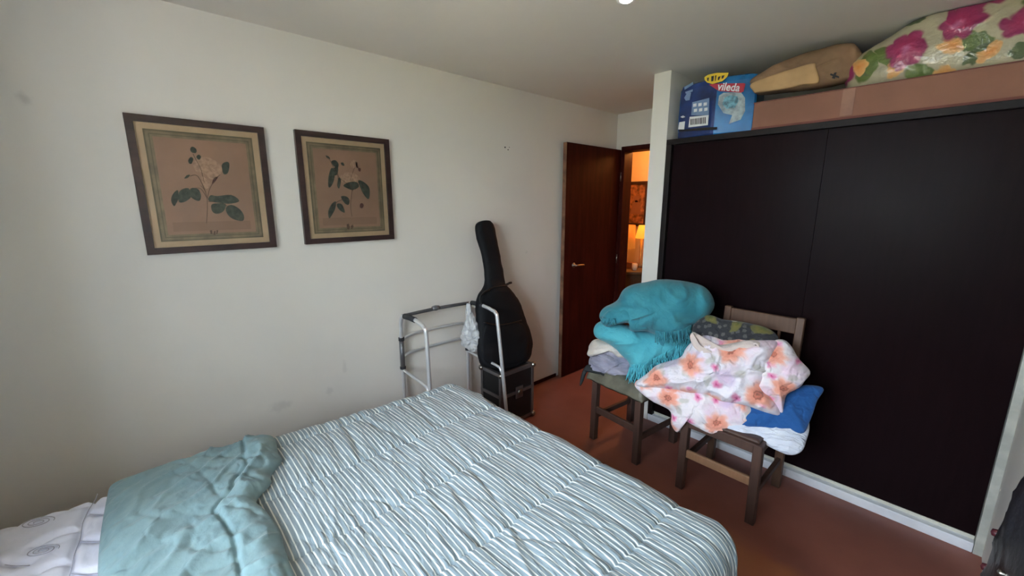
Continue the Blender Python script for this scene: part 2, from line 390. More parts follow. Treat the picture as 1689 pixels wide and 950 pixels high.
def smooth_path(P, k=6, closed=False):
    P = [Vector(p) for p in P]; out = []; n = len(P)
    for i in range(n if closed else n-1):
        if closed: p0, p1, p2, p3 = P[(i-1) % n], P[i], P[(i+1) % n], P[(i+2) % n]
        else: p0, p1, p2, p3 = P[max(i-1, 0)], P[i], P[i+1], P[min(i+2, n-1)]
        for j in range(k):
            t = j/k; t2, t3 = t*t, t*t*t
            out.append(.5*((2*p1)+(p2-p0)*t+(2*p0-5*p1+4*p2-p3)*t2+(3*p1-p0-3*p2+p3)*t3))
    if not closed: out.append(P[-1])
    return out
def tubeg(P, r, n=10, cap=True):
    P = [Vector(p) for p in P]; V, F = [], []; ref = None
    for i, p in enumerate(P):
        d = (P[min(i+1, len(P)-1)]-P[max(i-1, 0)]).normalized()
        if ref is None: ref = d.orthogonal().normalized()
        ref = (ref-d*ref.dot(d)).normalized(); b = d.cross(ref)
        rr = r[i] if isinstance(r, (list, tuple)) else r
        for j in range(n):
            a = 2*PI*j/n; V.append(p+(ref*math.cos(a)+b*math.sin(a))*rr)
    for i in range(len(P)-1):
        for j in range(n): F.append([i*n+j, i*n+(j+1) % n, (i+1)*n+(j+1) % n, (i+1)*n+j])
    if cap: F += [list(range(n))[::-1], [(len(P)-1)*n+j for j in range(n)]]
    return V, F
def tube(name, P, r, m, parent=None, n=10, **kw):
    vs, fs = tubeg(P, r, n); return obj(name, vs, fs, m, parent, smooth=True, **kw)
def latheg(prof, c, n=24, axis='Z'):
    V, F = [], []
    for (r, z) in prof:
        for j in range(n):
            a = 2*PI*j/n; x, y = r*math.cos(a), r*math.sin(a)
            p = {'Z': (x, y, z), 'X': (z, x, y), 'Y': (x, z, y)}[axis]; V.append(Vector(c)+Vector(p))
    k = len(prof)
    for i in range(k-1):
        for j in range(n): F.append([i*n+j, i*n+(j+1) % n, (i+1)*n+(j+1) % n, (i+1)*n+j])
    F += [list(range(n))[::-1], [(k-1)*n+j for j in range(n)]]
    return V, F
def lathe(name, prof, c, m, parent=None, n=24, axis='Z', **kw):
    vs, fs = latheg(prof, c, n, axis); return obj(name, vs, fs, m, parent, smooth=True, **kw)
def bar(p, q, w, d, bev=.003):
    """square timber from p to q; w across X-ish, d across the other way"""
    p, q = Vector(p), Vector(q); ax = (q-p); L = ax.length; ax.normalize()
    side = Vector((1, 0, 0)) if abs(ax.x) < .7 else Vector((0, 1, 0))
    side = (side-ax*side.dot(ax)).normalized(); up = ax.cross(side)
    vs, fs = boxg((-w/2, -d/2, 0), (w/2, d/2, L), bev, 1)
    return [p+side*v.x+up*v.y+ax*v.z for v in vs], fs
def fbm(p, o=3): return noise.fractal(Vector(p), 1.0, 2.0, o)

def puff(name, px, C, n, tf, tb, m, parent=None, wr=.01, ws=8.0, seed=0, rings=22, seg=110, pw=2.2, stretch=(1, 1), rot=0,
         folds=0, fold_amp=.0, cen=None, raw=None, zmax=None, zmin=None, xmax=None, ymax=None, soft=1, uvrot=0, **kw):
    """soft closed body: outline on the plane (C, n), inflated tf to the front and tb to the back, with wrinkles"""
    n = Vector(n).normalized(); C = Vector(C)
    pts = raw if raw else [onp(x, y, C, n) for x, y in px]
    pts = smooth_path(pts, 8, True)
    U = Vector((0, 0, 1)).cross(n).normalized(); W = n.cross(U)
    c2 = sum((Vector((p.dot(U), p.dot(W))) for p in pts), Vector((0, 0)))/len(pts)
    if cen: q = onp(cen[0], cen[1], C, n); c2 = Vector((q.dot(U), q.dot(W)))
    # resample by arc length
    P2 = [Vector((p.dot(U), p.dot(W))) for p in pts]; L = [0]
    for i in range(len(P2)): L.append(L[-1]+(P2[(i+1) % len(P2)]-P2[i]).length)
    ring = []; j = 0
    for i in range(seg):
        s = L[-1]*i/seg
        while L[j+1] < s: j += 1
        t = (s-L[j])/max(1e-9, L[j+1]-L[j]); ring.append(P2[j].lerp(P2[(j+1) % len(P2)], t))
    off = C.dot(n); ang = math.radians(rot); ca, sa = math.cos(ang), math.sin(ang)
    V, UV = [], []
    size = max((q-c2).length for q in ring)
    ur = math.radians(uvrot)
    def add(q, t, side):
        h = (1-t**pw)**(1/pw) if t < 1 else 0
        th = tf if side > 0 else tb
        # keep thickness small where the outline is close to the centre
        x, y = (q.x*ca+q.y*sa)*stretch[0], (-q.x*sa+q.y*ca)*stretch[1]
        nz = fbm((x*ws+seed*3.1, y*ws+seed*1.7, seed+side*.9), 4)
        rd = 1-abs(noise.noise(Vector((x*ws*.6+seed, y*ws*.6-seed, seed*2.3))))*2
        rd2 = 1-abs(noise.noise(Vector((x*ws*1.3-y*ws*.5, y*ws*1.1+seed, seed*1.3+9))))*5
        d = (nz*.8+max(0, rd-.5)*1.2+max(0, rd2)**2*.8-.2)*wr*min(1, h*2)
        if folds: d += fold_amp*math.sin(y*folds*2*PI+2.5*noise.noise(Vector((q.x*3, q.y*3, seed))))*min(1, h*1.5)
        ed = noise.noise(Vector((q.x*ws*1.3, q.y*ws*1.3, seed+5)))*wr*.8*t
        q3 = q+(q-c2).normalized()*ed if t > 0 else q
        p = U*q3.x+W*q3.y+n*(off+side*(th*h+d))
        if zmax is not None and p.z > zmax: p.z = zmax-.002*abs(nz)
        if zmin is not None and p.z < zmin: p.z = zmin+.001*abs(nz)
        if xmax is not None and p.x > xmax: p.x = xmax
        if ymax is not None and p.y > ymax: p.y = ymax-.003*abs(nz)
        V.append(p); a, b = q.x, q.y; UV.append((a*math.cos(ur)-b*math.sin(ur)+seed*.37, a*math.sin(ur)+b*math.cos(ur)+seed*.21))
    F = []
    for side in (1, -1):
        base = len(V); add(c2, 0, side)
        for k in range(1, rings+1 if side > 0 else rings):
            t = math.sin(k/rings*PI/2)
            for q in ring: add(c2.lerp(q, t), t, side)
        if side > 0: rim = base+1+(rings-1)*seg
        for i in range(seg):
            f = [base, base+1+i, base+1+(i+1) % seg]; F.append(f if side > 0 else f[::-1])
        for k in range(1, rings):
            for i in range(seg):
                a = base+1+(k-1)*seg+i; b = base+1+(k-1)*seg+(i+1) % seg
                if side < 0 and k == rings-1: c, d = rim+(i+1) % seg, rim+i
                else: c, d = base+1+k*seg+(i+1) % seg, base+1+k*seg+i
                F.append([a, d, c, b] if side > 0 else [a, b, c, d])
    # orientation: make it consistent with n
    v0 = (V[F[0][1]]-V[F[0][0]]).cross(V[F[0][2]]-V[F[0][0]])
    if v0.dot(n) < 0: F = [f[::-1] for f in F]
    return obj(name, V, F, m, parent, smooth=True, uvs=UV, **kw)
def plate(px, C, n, off=.0, th=.0012):
    """flat printed shape on a plane"""
    n = Vector(n).normalized(); pts = [onp(x, y, C, n)+n*off for x, y in px]; return prism(pts, th, n)
def structure(name, *a, **k):
    o = box(name, *a, kind='structure', **k); return o

# ================================================================ ROOM
XL, XR, H = -2.43, 0.268, 2.432
YB, YF, YC = WY, 3.62, 2.70          # wall with the window, far wall with the door, front of the wardrobe
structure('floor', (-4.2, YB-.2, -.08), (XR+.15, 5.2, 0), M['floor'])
structure('ceiling', (-4.2, YB-.2, H), (XR+.15, 5.2, H+.08), M['ceil'])
wl = structure('wall_left', (XL-.12, YB-.2, 0), (XL, YF, H), M['wall'])
structure('wall_right', (XR, YB-.2, 0), (XR+.12, 5.0, H), M['wall'])
for (x, y, s) in ((833, 243, .006), (838, 247, .0045), (840, 243, .003)):
    p = at(x, y, 0, XL+.0005); lathe('screw_hole', [(.0001, -.002), (s, -.002), (s, .0015), (s*.5, .002), (.0001, .001)], (p.x, p.y, p.z), M['ink'], wl, 10, 'X')
# near wall with its window
vs, fs = join([boxg((XL, YB-.2, 0), (WX0, YB, H)), boxg((WX1, YB-.2, 0), (XR, YB, H)), boxg((WX0, YB-.2, 0), (WX1, YB, WZ0)), boxg((WX0, YB-.2, WZ1), (WX1, YB, H))])
obj('wall_back', vs, fs, M['wall'], kind='structure')
wf = obj('window_1', *join([boxg((WX0, YB-.13, WZ0), (WX1, YB-.07, WZ0+.05)), boxg((WX0, YB-.13, WZ1-.05), (WX1, YB-.07, WZ1)), boxg((WX0, YB-.13, WZ0+.05), (WX0+.05, YB-.07, WZ1-.05)),
    boxg((WX1-.05, YB-.13, WZ0+.05), (WX1, YB-.07, WZ1-.05)), boxg((-.725, YB-.13, WZ0+.05), (-.675, YB-.07, WZ1-.05))]), M['whiteframe'], kind='structure')
box('pane', (WX0+.05, YB-.102, WZ0+.05), (-.725, YB-.098, WZ1-.05), M['glass'], wf)
box('pane', (-.675, YB-.102, WZ0+.05), (WX1-.05, YB-.098, WZ1-.05), M['glass'], wf)
V, F = [], []
for i in range(61):      # unseen curtain shape, added to keep window light off the left wall
    x = -1.86+.42*i/60; y = YB+.20+.11*math.sin(i*.85)+.02*math.sin(i*.31)
    for z in (.64, 1.4, 2.36): V.append(Vector((x, y, z)))
for i in range(60):
    for k in range(2): F.append([i*3+k, i*3+k+1, i*3+k+4, i*3+k+3])
obj('window_1_light_blocker', V, F, M['hallwall'], kind='structure', smooth=True)
tube('trim_5', [(-1.95, YB+.2, 2.37), (.2, YB+.2, 2.37)], .012, M['closetframe'], kind='structure')  # rod for the added curtain shape
# garden outside (seen only as a soft reflection in the wardrobe)
structure('garden_ground', (-9, -12, -.5), (8, YB-.25, -.4), M['grass'])
vs, fs = [], []
rg = random.Random(3)
for i in range(3200):
    x = rg.uniform(-5, 4); y = rg.uniform(-5.2, -4.2); z = rg.uniform(-.4, 1.7+1.1*abs(noise.noise(Vector((x*.7, 0, 2))))*2)
    a = Vector((rg.uniform(-1, 1), rg.uniform(-1, 1), rg.uniform(-1, 1))).normalized(); b = a.orthogonal().normalized(); s = rg.uniform(.08, .2)
    c = Vector((x, y, z)); k = len(vs); vs += [c-a*s, c-b*s*.4, c+a*s, c+b*s*.4]; fs.append([k, k+1, k+2, k+3])
obj('garden_hedge', vs, fs, M['leafgreen'], kind='structure')

# far wall: door opening X -2.32 .. -1.56, top z 2.085
DX0, DX1, DZ = -2.325, -1.56, 2.085
vs, fs = join([boxg((-4.2, YF, 0), (DX0-.04, YF+.12, H)), boxg((DX0-.04, YF, DZ+.045), (DX1+.04, YF+.12, H)), boxg((DX1+.04, YF, 0), (XR, YF+.12, H))])
obj('wall_far', vs, fs, M['wall'], kind='structure')
df = obj('trim_1', *join([boxg((DX0-.04, YF-.012, 0), (DX0, YF+.13, DZ+.045), .003), boxg((DX1, YF-.012, 0), (DX1+.04, YF+.13, DZ+.045), .003), boxg((DX0, YF-.012, DZ), (DX1, YF+.13, DZ+.045), .003)]), M['doorwood'], kind='structure')
# open door leaf along the left wall
dl = box('door_1', (-2.40, 2.80, .008), (-2.362, 3.605, 2.10), M['doorwood'], bev=.003, kind='structure')
box('edge_strip', (-2.399, 2.7965, .01), (-2.363, 2.8005, 2.098), M['dooredge'], dl)
for z in (.25, 1.05, 1.85): tube('hinge', [(-2.356, 3.607, z-.045), (-2.356, 3.607, z+.045)], .007, M['steel'], dl)
hd = lathe('door_handle', [(.0001, 0), (.022, 0), (.024, .004), (.018, .008), (.009, .01), (.009, .03), (.0001, .03)], (-2.362, 2.93, 1.05), M['steel'], dl, 16, 'X')
tube('lever', smooth_path([(-2.336, 2.93, 1.05), (-2.325, 2.94, 1.05), (-2.32, 2.98, 1.05), (-2.32, 3.03, 1.047)]), .0075, M['steel'], hd)
# dark skirting line along the left wall and curb, column
structure('baseboard_left', (XL, YB, 0), (XL+.008, 2.795, .03), M['doorwood'])
structure('trim_2', (-1.545, YC, 0), (-1.428, YF, H), M['wall'])                      # partition end that reads as a column

# ---------------- wardrobe built in between partition and right wall
wd = thing('wardrobe', 'dark brown built-in wardrobe filling the wall on the right', 'wardrobe', (-.59, 3.1, 0))
box('plinth', (-1.426, YC, 0), (.237, YC+.06, .05), M['plinth'], wd, .004)
box('bottom_rail', (-1.426, YC+.034, .05), (.237, YC+.09, .068), M['curb'], wd, .002)
box('sliding_door', (-1.392, YC+.036, .068), (-.56, YC+.058, 1.975), M['closet'], wd, .001)
box('sliding_door', (-.5595, YC+.038, .068), (.237, YC+.060, 1.975), M['closet'], wd, .001)
pl = box('finger_pull', at(1676, 553, 1, YC+.052)-Vector((0, 0, .012)), at(1690, 566, 1, YC+.0605)+Vector((.02, 0, -.0)), M['alu_edge'], wd, .001)
box('side_stile', (-1.427, YC, .05), (-1.392, YC+.09, 2.0), M['closetframe'], wd, .002)
box('top_rail', (-1.427, YC-.002, 1.975), (.237, YC+.09, 2.008), M['closetframe'], wd, .002)
box('top_board', (-1.427, YC+.09, 1.985), (.237, YF-.02, 2.007), M['closetframe'], wd)
structure('trim_3', (.238, YC-.003, 0), (XR, YC+.10, 2.43), M['trimgrey'], bev=.002)

# ---------------- ceiling downlight
p = at(1033, -3, 2, H)
dn = thing('downlight', 'small lit round downlight at the top edge of the ceiling', 'ceiling light', (p.x, p.y, H-.012))
lathe('trim_ring', [(.026, H-.001), (.040, H-.001), (.040, H-.006), (.034, H-.010), (.026, H-.007)], (p.x, p.y, 0), M['whiteframe'], dn)
lathe('bulb', [(.0001, H-.004), (.018, H-.005), (.024, H-.009), (.018, H-.013), (.0001, H-.015)], (p.x, p.y, 0), M['bulb'], dn)

# ================================================================ HALL seen through the door
structure('wall_hall_back', (-4.2, 4.62, 0), (XR, 4.74, H), M['hallwall'])
structure('wall_hall_left', (-4.2, YF+.12, 0), (-4.1, 4.62, H), M['hallwall'])
pc = thing('hall_picture', 'small dark framed portrait on the orange-lit wall beyond the door', 'picture', (-2.77, 4.6, 1.35))
a, b = at(1033, 300, 1, 4.59), at(1065, 371, 1, 4.59)
x0, x1, z0, z1 = a.x, b.x, b.z-.02, a.z; w = .035
vs, fs = join([boxg((x0, 4.59, z0), (x0+w, 4.618, z1), .003), boxg((x1-w, 4.59, z0), (x1, 4.618, z1), .003), boxg((x0+w, 4.59, z0), (x1-w, 4.618, z0+w), .003), boxg((x0+w, 4.59, z1-w), (x1-w, 4.618, z1), .003)])
obj('frame', vs, fs, M['pframe'], pc); box('print', (x0+w, 4.60, z0+w), (x1-w, 4.615, z1-w), M['halpic'], pc)
cx, cz = (x0+x1)/2, (z0+z1)/2
obj('printed_figure', *join([latheg([(.0001, 0), (.04, .0), (.04, .002), (.0001, .002)], (cx, 4.597, cz+.06), 16, 'Y'),
    prism([(cx-.07, 4.597, cz-.12), (cx+.07, 4.597, cz-.12), (cx+.05, 4.597, cz+.01), (cx, 4.597, cz+.05), (cx-.05, 4.597, cz+.01)], .002, (0, 1, 0))]), M['card'], pc)
# table
tb = thing('hall_table', 'round wooden side table in the hall beyond the door', 'table', (-2.62, 4.28, 0))
lathe('tabletop', [(.0001, .765), (.30, .765), (.305, .775), (.305, .79), (.30, .80), (.0001, .80)], (-2.62, 4.28, 0), M['haltable'], tb, 40)
lathe('pedestal', [(.0001, 0), (.19, 0), (.19, .03), (.15, .05), (.16, .2), (.19, .45), (.17, .68), (.22, .765), (.0001, .765)], (-2.62, 4.28, 0), M['haltable'], tb, 24)
lp = thing('table_lamp', 'table lamp with an orange drum shade on the hall table', 'lamp', (-2.70, 4.30, .80))
c = (-2.70, 4.30, 0)
lathe('base', [(.0001, .80), (.05, .80), (.055, .82), (.025, .86), (.035, .93), (.015, 1.0), (.01, 1.08), (.0001, 1.08)], c, M['ceramic'], lp, 20)
lathe('lamp_shade', [(.115, 1.02), (.105, 1.29), (.101, 1.29), (.111, 1.02)], c, M['shade'], lp, 28)
l2 = thing('bedside_lamp', 'small lamp with a pleated yellow shade behind the orange one', 'lamp', (-2.55, 4.40, .80))
c = (-2.55, 4.40, 0)
lathe('base', [(.0001, .80), (.04, .80), (.045, .815), (.015, .84), (.012, 1.16), (.0001, 1.16)], c, M['steel'], l2, 16)
lathe('lamp_shade', [(.075, 1.14), (.04, 1.29), (.037, 1.29), (.071, 1.14)], c, M['shade2'], l2, 20)
cpx = [('cup', 'white cup at the right edge of the hall table', (-2.47, 4.15), .03, M['ceramic'], 0), ('cup', 'white mug in the middle of the hall table', (-2.58, 4.10), .028, M['ceramic'], 0)]
for nm, lb, (x, y), r, m_, z in cpx:
    lathe(nm, [(.0001, .80), (r*.7, .80), (r, .83), (r, .875), (r*.85, .875), (r*.8, .82), (.0001, .815)], (x, y, 0), m_, n=18); tag(bpy.context.scene.objects[-1] if False else COL.objects[-1], lb, 'cup')
for lb, (x, y), r, h in (('dark squat bottle at the left edge of the hall table', (-2.80, 4.12), .03, .16), ('dark slim bottle beside the lamp base on the hall table', (-2.68, 4.06), .022, .13)):
    o = lathe('bottle', [(.0001, .80), (r, .80), (r, .80+h*.55), (r*.4, .80+h*.75), (r*.4, .80+h), (.0001, .80+h)], (x, y, 0), M['darkglass'], n=18); tag(o, lb, 'bottle')
tag(box('small_box', (-2.62, 4.20, .80), (-2.50, 4.27, .87), M['card'], bev=.002), 'little cardboard box on the hall table behind the mug', 'box')
o = tube('power_cord', smooth_path([(-2.78, 4.20, .805), (-2.88, 4.12, .80), (-2.935, 4.06, .70), (-2.92, 4.06, .5), (-2.96, 4.08, .2), (-2.95, 4.15, .008), (-3.1, 4.4, .008)]), .004, M['ceramic'], n=6)
tag(o, 'thin white cord hanging off the left side of the hall table', 'cord')

for o in list(COL.objects):      # the hall table stands 0.86 m high
    if o.parent is None and o.name.split('.')[0] in ('hall_table', 'power_cord'): o.scale.z = 1.075
    elif o.parent is None and o.name.split('.')[0] in ('table_lamp', 'bedside_lamp', 'cup', 'bottle', 'small_box'): o.location.z += .06
# ================================================================ PICTURES on the left wall
def picture(y0, y1, z0, z1, label, leaves, stems, blooms, reds, emblem):
    X = XL+.002; t = thing('botanical_picture', label, 'picture', (XL, (y0+y1)/2, z0), 0, 'framed botanical prints on the left wall')
    w = .028; F = X+.024
    def mitre(pts): return prism(pts, .024, (1, 0, 0))
    o4 = [(X, y0, z0), (X, y1, z0), (X, y1, z1), (X, y0, z1)]; i4 = [(X, y0+w, z0+w), (X, y1-w, z0+w), (X, y1-w, z1-w), (X, y0+w, z1-w)]
    for k in range(4):
        vs, fs = mitre([o4[k], o4[(k+1) % 4], i4[(k+1) % 4], i4[k]]); obj('frame_side', vs, fs, M['pframe'], t)
    box('mount', (X, y0+w, z0+w), (X+.010, y1-w, z1-w), M['mat_cream'], t)
    def ring(nm, a, b, d, m_):
        vs, fs = join([boxg((X+.010, y0+a, z0+a), (X+d, y1-a, z0+b)), boxg((X+.010, y0+a, z1-b), (X+d, y1-a, z1-a)), boxg((X+.010, y0+a, z0+b), (X+d, y0+b, z1-b)), boxg((X+.010, y1-b, z0+b), (X+d, y1-a, z1-b))])
        obj(nm, vs, fs, m_, t)
    ring('mount_band', w+.026, w+.055, .0112, M['mat_olive']); ring('mount_line', w+.026, w+.032, .0120, M['mat_olive2']); ring('mount_line', w+.042, w+.046, .0120, M['mat_olive2'])
    e = w+.055
    pr = box('print_sheet', (X+.010, y0+e, z0+e), (X+.0116, y1-e, z1-e), M['paper'], t)
    box('caption_strip', (X+.0116, y0+e+.02, z0+e+.014), (X+.0119, y1-e-.02, z0+e+.055), M['paper_strip'], pr)
    C = (X+.0119, 0, 0); n = (1, 0, 0)
    def shapes(nm, polys, m_):
        for k, P in enumerate(polys): obj(nm, *plate([(q.x, q.y) for q in smooth_path([(a, b, 0) for a, b in P], 3, True)], C, n, .0001*(k % 3), .0006), m_, pr)
    shapes('printed_leaf', leaves, M['leafink']); shapes('printed_bloom', blooms, M['roseink']); shapes('printed_bud', reds, M['redink'])
    obj('printed_stems', *join([tubeg(smooth_path([onp(x, y, C, n) for x, y in s], 4), .0013, 5) for s in stems]), M['stemink'], pr)
    obj('printed_emblem', *join([plate(P, C, n, 0, .0006) for P in emblem]), M['stemink'], pr)
    box('glass_pane', (X+.016, y0+w-.002, z0+w-.002), (X+.018, y1-w+.002, z1-w+.002), M['glass'], t)
def z3(L, ox=200, oy=180, s=3.8): return [(ox+x/s, oy+y/s) for x, y in L]
A = lambda L: z3(L)
picture(.054, .563, 1.377, 1.963, 'larger framed botanical print of a rose with five broad leaves, left one',
    [A(L) for L in ([(330, 608), (312, 570), (325, 530), (355, 508), (358, 560), (345, 590)], [(360, 580), (365, 515), (420, 495), (440, 545), (400, 580)],
     [(430, 540), (435, 497), (480, 500), (500, 540), (490, 575), (455, 565)], [(548, 575), (560, 540), (600, 545), (690, 538), (740, 575), (690, 592), (640, 590)],
     [(565, 600), (600, 590), (655, 595), (640, 640), (600, 656), (570, 640)], [(655, 620), (690, 600), (740, 625), (768, 665), (762, 700), (710, 692), (670, 665)],
     [(420, 320), (435, 300), (452, 312), (440, 342), (424, 338)], [(470, 300), (485, 285), (500, 298), (488, 318)], [(432, 250), (445, 235), (470, 250), (468, 275), (440, 270)], [(630, 350), (660, 330), (678, 345), (668, 400), (640, 405)], [(395, 435), (410, 415), (430, 412), (418, 430)])],
    [A(L) for L in ([(535, 715), (540, 620), (538, 560), (525, 510), (500, 480)], [(540, 560), (555, 500), (590, 440), (620, 410)], [(540, 560), (500, 500), (460, 495)], [(545, 580), (580, 580)], [(640, 590), (690, 630)], [(530, 520), (480, 420), (430, 420)], [(520, 460), (500, 380), (470, 320), (450, 280)])],
    [A([(470, 320), (530, 300), (600, 330), (635, 380), (600, 430), (560, 440), (520, 400), (470, 390), (450, 350)]), A([(500, 420), (540, 440), (560, 470), (535, 500), (510, 470)])],
    [A([(568, 468), (580, 432), (605, 425), (595, 445), (575, 468)])],
    [A([(555, 760), (570, 758), (572, 785), (560, 782)]), A([(580, 765), (592, 762), (590, 790), (578, 788)]), A([(597, 758), (608, 760), (602, 785), (596, 782)])])
B = lambda L: z3(L, 480, 200, 4.522)
picture(.703, 1.2215, 1.381, 1.9705, 'framed botanical print of a dark-leaved rose spray, right one nearest the door',
    [B(L) for L in ([(285, 725), (278, 670), (305, 615), (335, 598), (330, 650), (310, 690)], [(345, 615), (380, 620), (402, 680), (370, 668), (345, 640)], [(372, 562), (410, 560), (435, 585), (430, 622), (400, 612)],
     [(500, 440), (545, 455), (585, 500), (580, 580), (545, 550), (520, 500)], [(390, 480), (430, 455), (490, 455), (505, 490), (460, 512), (420, 500)], [(280, 410), (300, 350), (325, 365), (320, 440), (295, 490), (278, 485)],
     [(345, 480), (355, 420), (372, 440), (360, 500)], [(300, 300), (330, 290), (355, 320), (345, 350), (315, 330)], [(318, 350), (350, 345), (345, 395), (322, 400)], [(258, 255), (280, 262), (292, 280), (270, 275)], [(370, 312), (388, 308), (398, 330), (382, 330)])],
    [B(L) for L in ([(455, 710), (445, 640), (450, 560), (455, 510), (440, 470)], [(440, 590), (400, 580), (345, 600), (310, 640)], [(455, 520), (510, 470), (550, 500)], [(430, 470), (370, 430), (330, 370), (290, 290), (270, 265)], [(350, 390), (350, 430)], [(440, 440), (480, 340), (515, 370)])],
    [B([(375, 400), (430, 380), (490, 400), (510, 440), (460, 460), (400, 465), (372, 440)]), B([(440, 300), (480, 290), (500, 330), (470, 350), (450, 340)])],
    [B([(515, 620), (528, 610), (542, 625), (532, 648), (515, 643)]), B([(482, 300), (495, 310), (495, 345), (485, 340)]), B([(502, 350), (520, 352), (516, 375), (503, 368)])],
    [B([(415, 770), (430, 762), (440, 790), (432, 810), (418, 800)]), B([(445, 780), (462, 770), (466, 790), (450, 808)])])

# ================================================================ WALKER
wk = thing('walker', 'folding aluminium walking frame standing against the left wall behind the bed', 'walker', (-2.2, 1.49, 0))
for (Y, xr, xt, xf) in ((1.22, -2.385, -2.075, -2.035), (1.75, -2.385, -2.045, -1.935)):
    zt = .90
    path = smooth_path([(xr, Y, .035), (xr, Y, .45), (xr, Y, .78), (xr+.012, Y, .865), (xr+.055, Y, zt), (xr+.16, Y, zt+.005), (xt-.06, Y, zt-.008), (xt-.015, Y, .875), (xt+.003, Y, .82), ((xt+xf)/2, Y, .45), (xf, Y, .035)], 7)
    tube('side_frame', path, .0125, M['alu'], wk, 12)
    g = [(xr+.06, Y, zt), (xr+.12, Y, zt+.004), (xr+.19, Y, zt+.002)]
    tube('hand_grip', g, .0175, M['rubber'], wk, 14)
    for x in (xr, xf): lathe('rubber_foot', [(.0001, .0), (.021, .0), (.019, .02), (.0145, .045), (.0001, .045)], (x, Y, 0), M['rubber'], wk, 16)
    tube('leg_sleeve', [(xr, Y, .54), (xr, Y, .73)], .0155, M['alu_dark'], wk, 12)
    lathe('sleeve_collar', [(.0001, .725), (.019, .725), (.019, .745), (.0001, .745)], (xr, Y, 0), M['rubber'], wk, 14)
    lathe('sleeve_collar', [(.0001, .53), (.019, .53), (.019, .545), (.0001, .545)], (xr, Y, 0), M['rubber'], wk, 14)
    xm = (xt+xf)/2
    tube('side_brace', smooth_path([(xr, Y, .525), (xr+.12, Y, .515), (xm-.06, Y, .505), (xm-.02, Y, .48), (xm+.006, Y, .44)], 6), .0095, M['alu'], wk, 10)
tube('top_crossbar', smooth_path([(-2.355, 1.22, .895), (-2.36, 1.35, .898), (-2.36, 1.49, .90), (-2.36, 1.62, .898), (-2.355, 1.75, .895)], 4), .0115, M['alu_dark'], wk)
lathe('fold_button', [(.0001, -.028), (.014, -.026), (.019, 0), (.014, .026), (.0001, .028)], (-2.358, 1.47, .905), M['alu_dark'], wk, 16, 'Y')
for z in (.735, .615):
    tube('cross_brace', smooth_path([(-2.385, 1.22, z-.01), (-2.39, 1.27, z+.01), (-2.40, 1.36, z+.014), (-2.40, 1.61, z+.014), (-2.39, 1.70, z+.01), (-2.385, 1.75, z-.01)], 5), .0095, M['alu'], wk)
tube('cross_spigot', [(-2.30, 1.735, .885), (-2.225, 1.735, .885)], .008, M['alu'], wk)

def Z1(L): return [(640+x/4.75, 470+y/4.75) for x, y in L]
bp = Z1([(612, 150), (625, 140), (645, 150), (655, 200), (700, 290), (738, 400), (742, 455), (715, 505), (670, 522), (630, 500), (580, 475), (566, 425), (580, 350), (606, 280), (612, 200)])
Cb = (-2.275, 1.66, .7)
o = puff('plastic_bag', bp, Cb, facing(Cb), .05, .04, M['baggie'], wr=.014, ws=26, seed=4, cen=(640+655/4.75, 470+400/4.75), rings=18, seg=90)
tag(o, 'crumpled white plastic bag tied to the walking frame', 'bag')

# ================================================================ FLIGHT CASE
cx0, cx1, cy0, cy1, cz1 = -2.28, -2.052, 1.785, 2.115, .425
cs = thing('flight_case', 'small black flight case with metal edges under the guitar bag', 'case', ((cx0+cx1)/2, (cy0+cy1)/2, 0))
box('case_body', (cx0+.006, cy0+.006, .012), (cx1-.006, cy1-.006, cz1-.006), M['blackpanel'], cs, .003)
E_ = []
w = .024
for x in (cx0, cx1):
    for y in (cy0, cy1):
        sx = 1 if x == cx0 else -1; sy = 1 if y == cy0 else -1
        box('edge_profile', (x, y, .01), (x+sx*w, y+sy*w, cz1), M['alu_edge'], cs, .002)
for z in (.01, cz1-w):
    for y in (cy0, cy1-w): box('edge_profile', (cx0, y, z), (cx1, y+w, z+w), M['alu_edge'], cs, .002)
    for x in (cx0, cx1-w): box('edge_profile', (x, cy0, z), (x+w, cy1, z+w), M['alu_edge'], cs, .002)
box('lid_seam', (cx0-.001, cy0-.001, .235), (cx1+.002, cy1+.001, .259), M['alu_edge'], cs, .002)
for x in (cx0, cx1):
    for y in (cy0, cy1):
        for z in (.012, cz1-.006):
            bm = bmesh.new(); bmesh.ops.create_uvsphere(bm, u_segments=14, v_segments=8, radius=.021)
            for v in bm.verts: v.co += Vector((x+(.004 if x == cx0 else -.004), y+(.004 if y == cy0 else -.004), z+(.009 if z < .1 else -.004)))
            vs, fs = from_bm(bm); obj('ball_corner', vs, fs, M['steel'], cs, smooth=True)
lk = box('latch', (cx1, 1.925, .20), (cx1+.008, 1.995, .29), M['alu_edge'], cs, .003)
lathe('latch_knob', [(.0001, 0), (.02, 0), (.022, .005), (.012, .01), (.0001, .01)], (cx1+.008, 1.96, .245), M['steel'], lk, 16, 'X')

# ================================================================ GUITAR BAG (soft loft leaning on the wall)
gt = thing('guitar_bag', 'black padded guitar bag leaning on the wall on top of the flight case', 'guitar bag', (-2.17, 1.95, .43))
G0, G1 = Vector((-2.155, 0, .43)), Vector((-2.345, 0, 1.47))
gn = Vector((G1.z-G0.z, 0, -(G1.x-G0.x))).normalized()
def Z4(x, y): return (760+x/3.521, 350+y/3.521)
rows = [(908, 190, 262), (902, 145, 335), (885, 122, 368), (860, 112, 385), (820, 104, 400), (765, 100, 409), (710, 98, 402), (650, 96, 380), (600, 93, 362), (560, 91, 348), (520, 94, 330), (480, 108, 304),
        (450, 130, 280), (425, 141, 257), (400, 143, 250), (360, 142, 243), (300, 136, 232), (240, 124, 220), (180, 104, 208), (130, 92, 198), (90, 88, 190), (68, 94, 180), (54, 112, 164), (49, 128, 150)]
L_ = []
for y, a, b in rows: L_.append((onp(*Z4(a, y), G0, gn), onp(*Z4(b, y), G0, gn)))
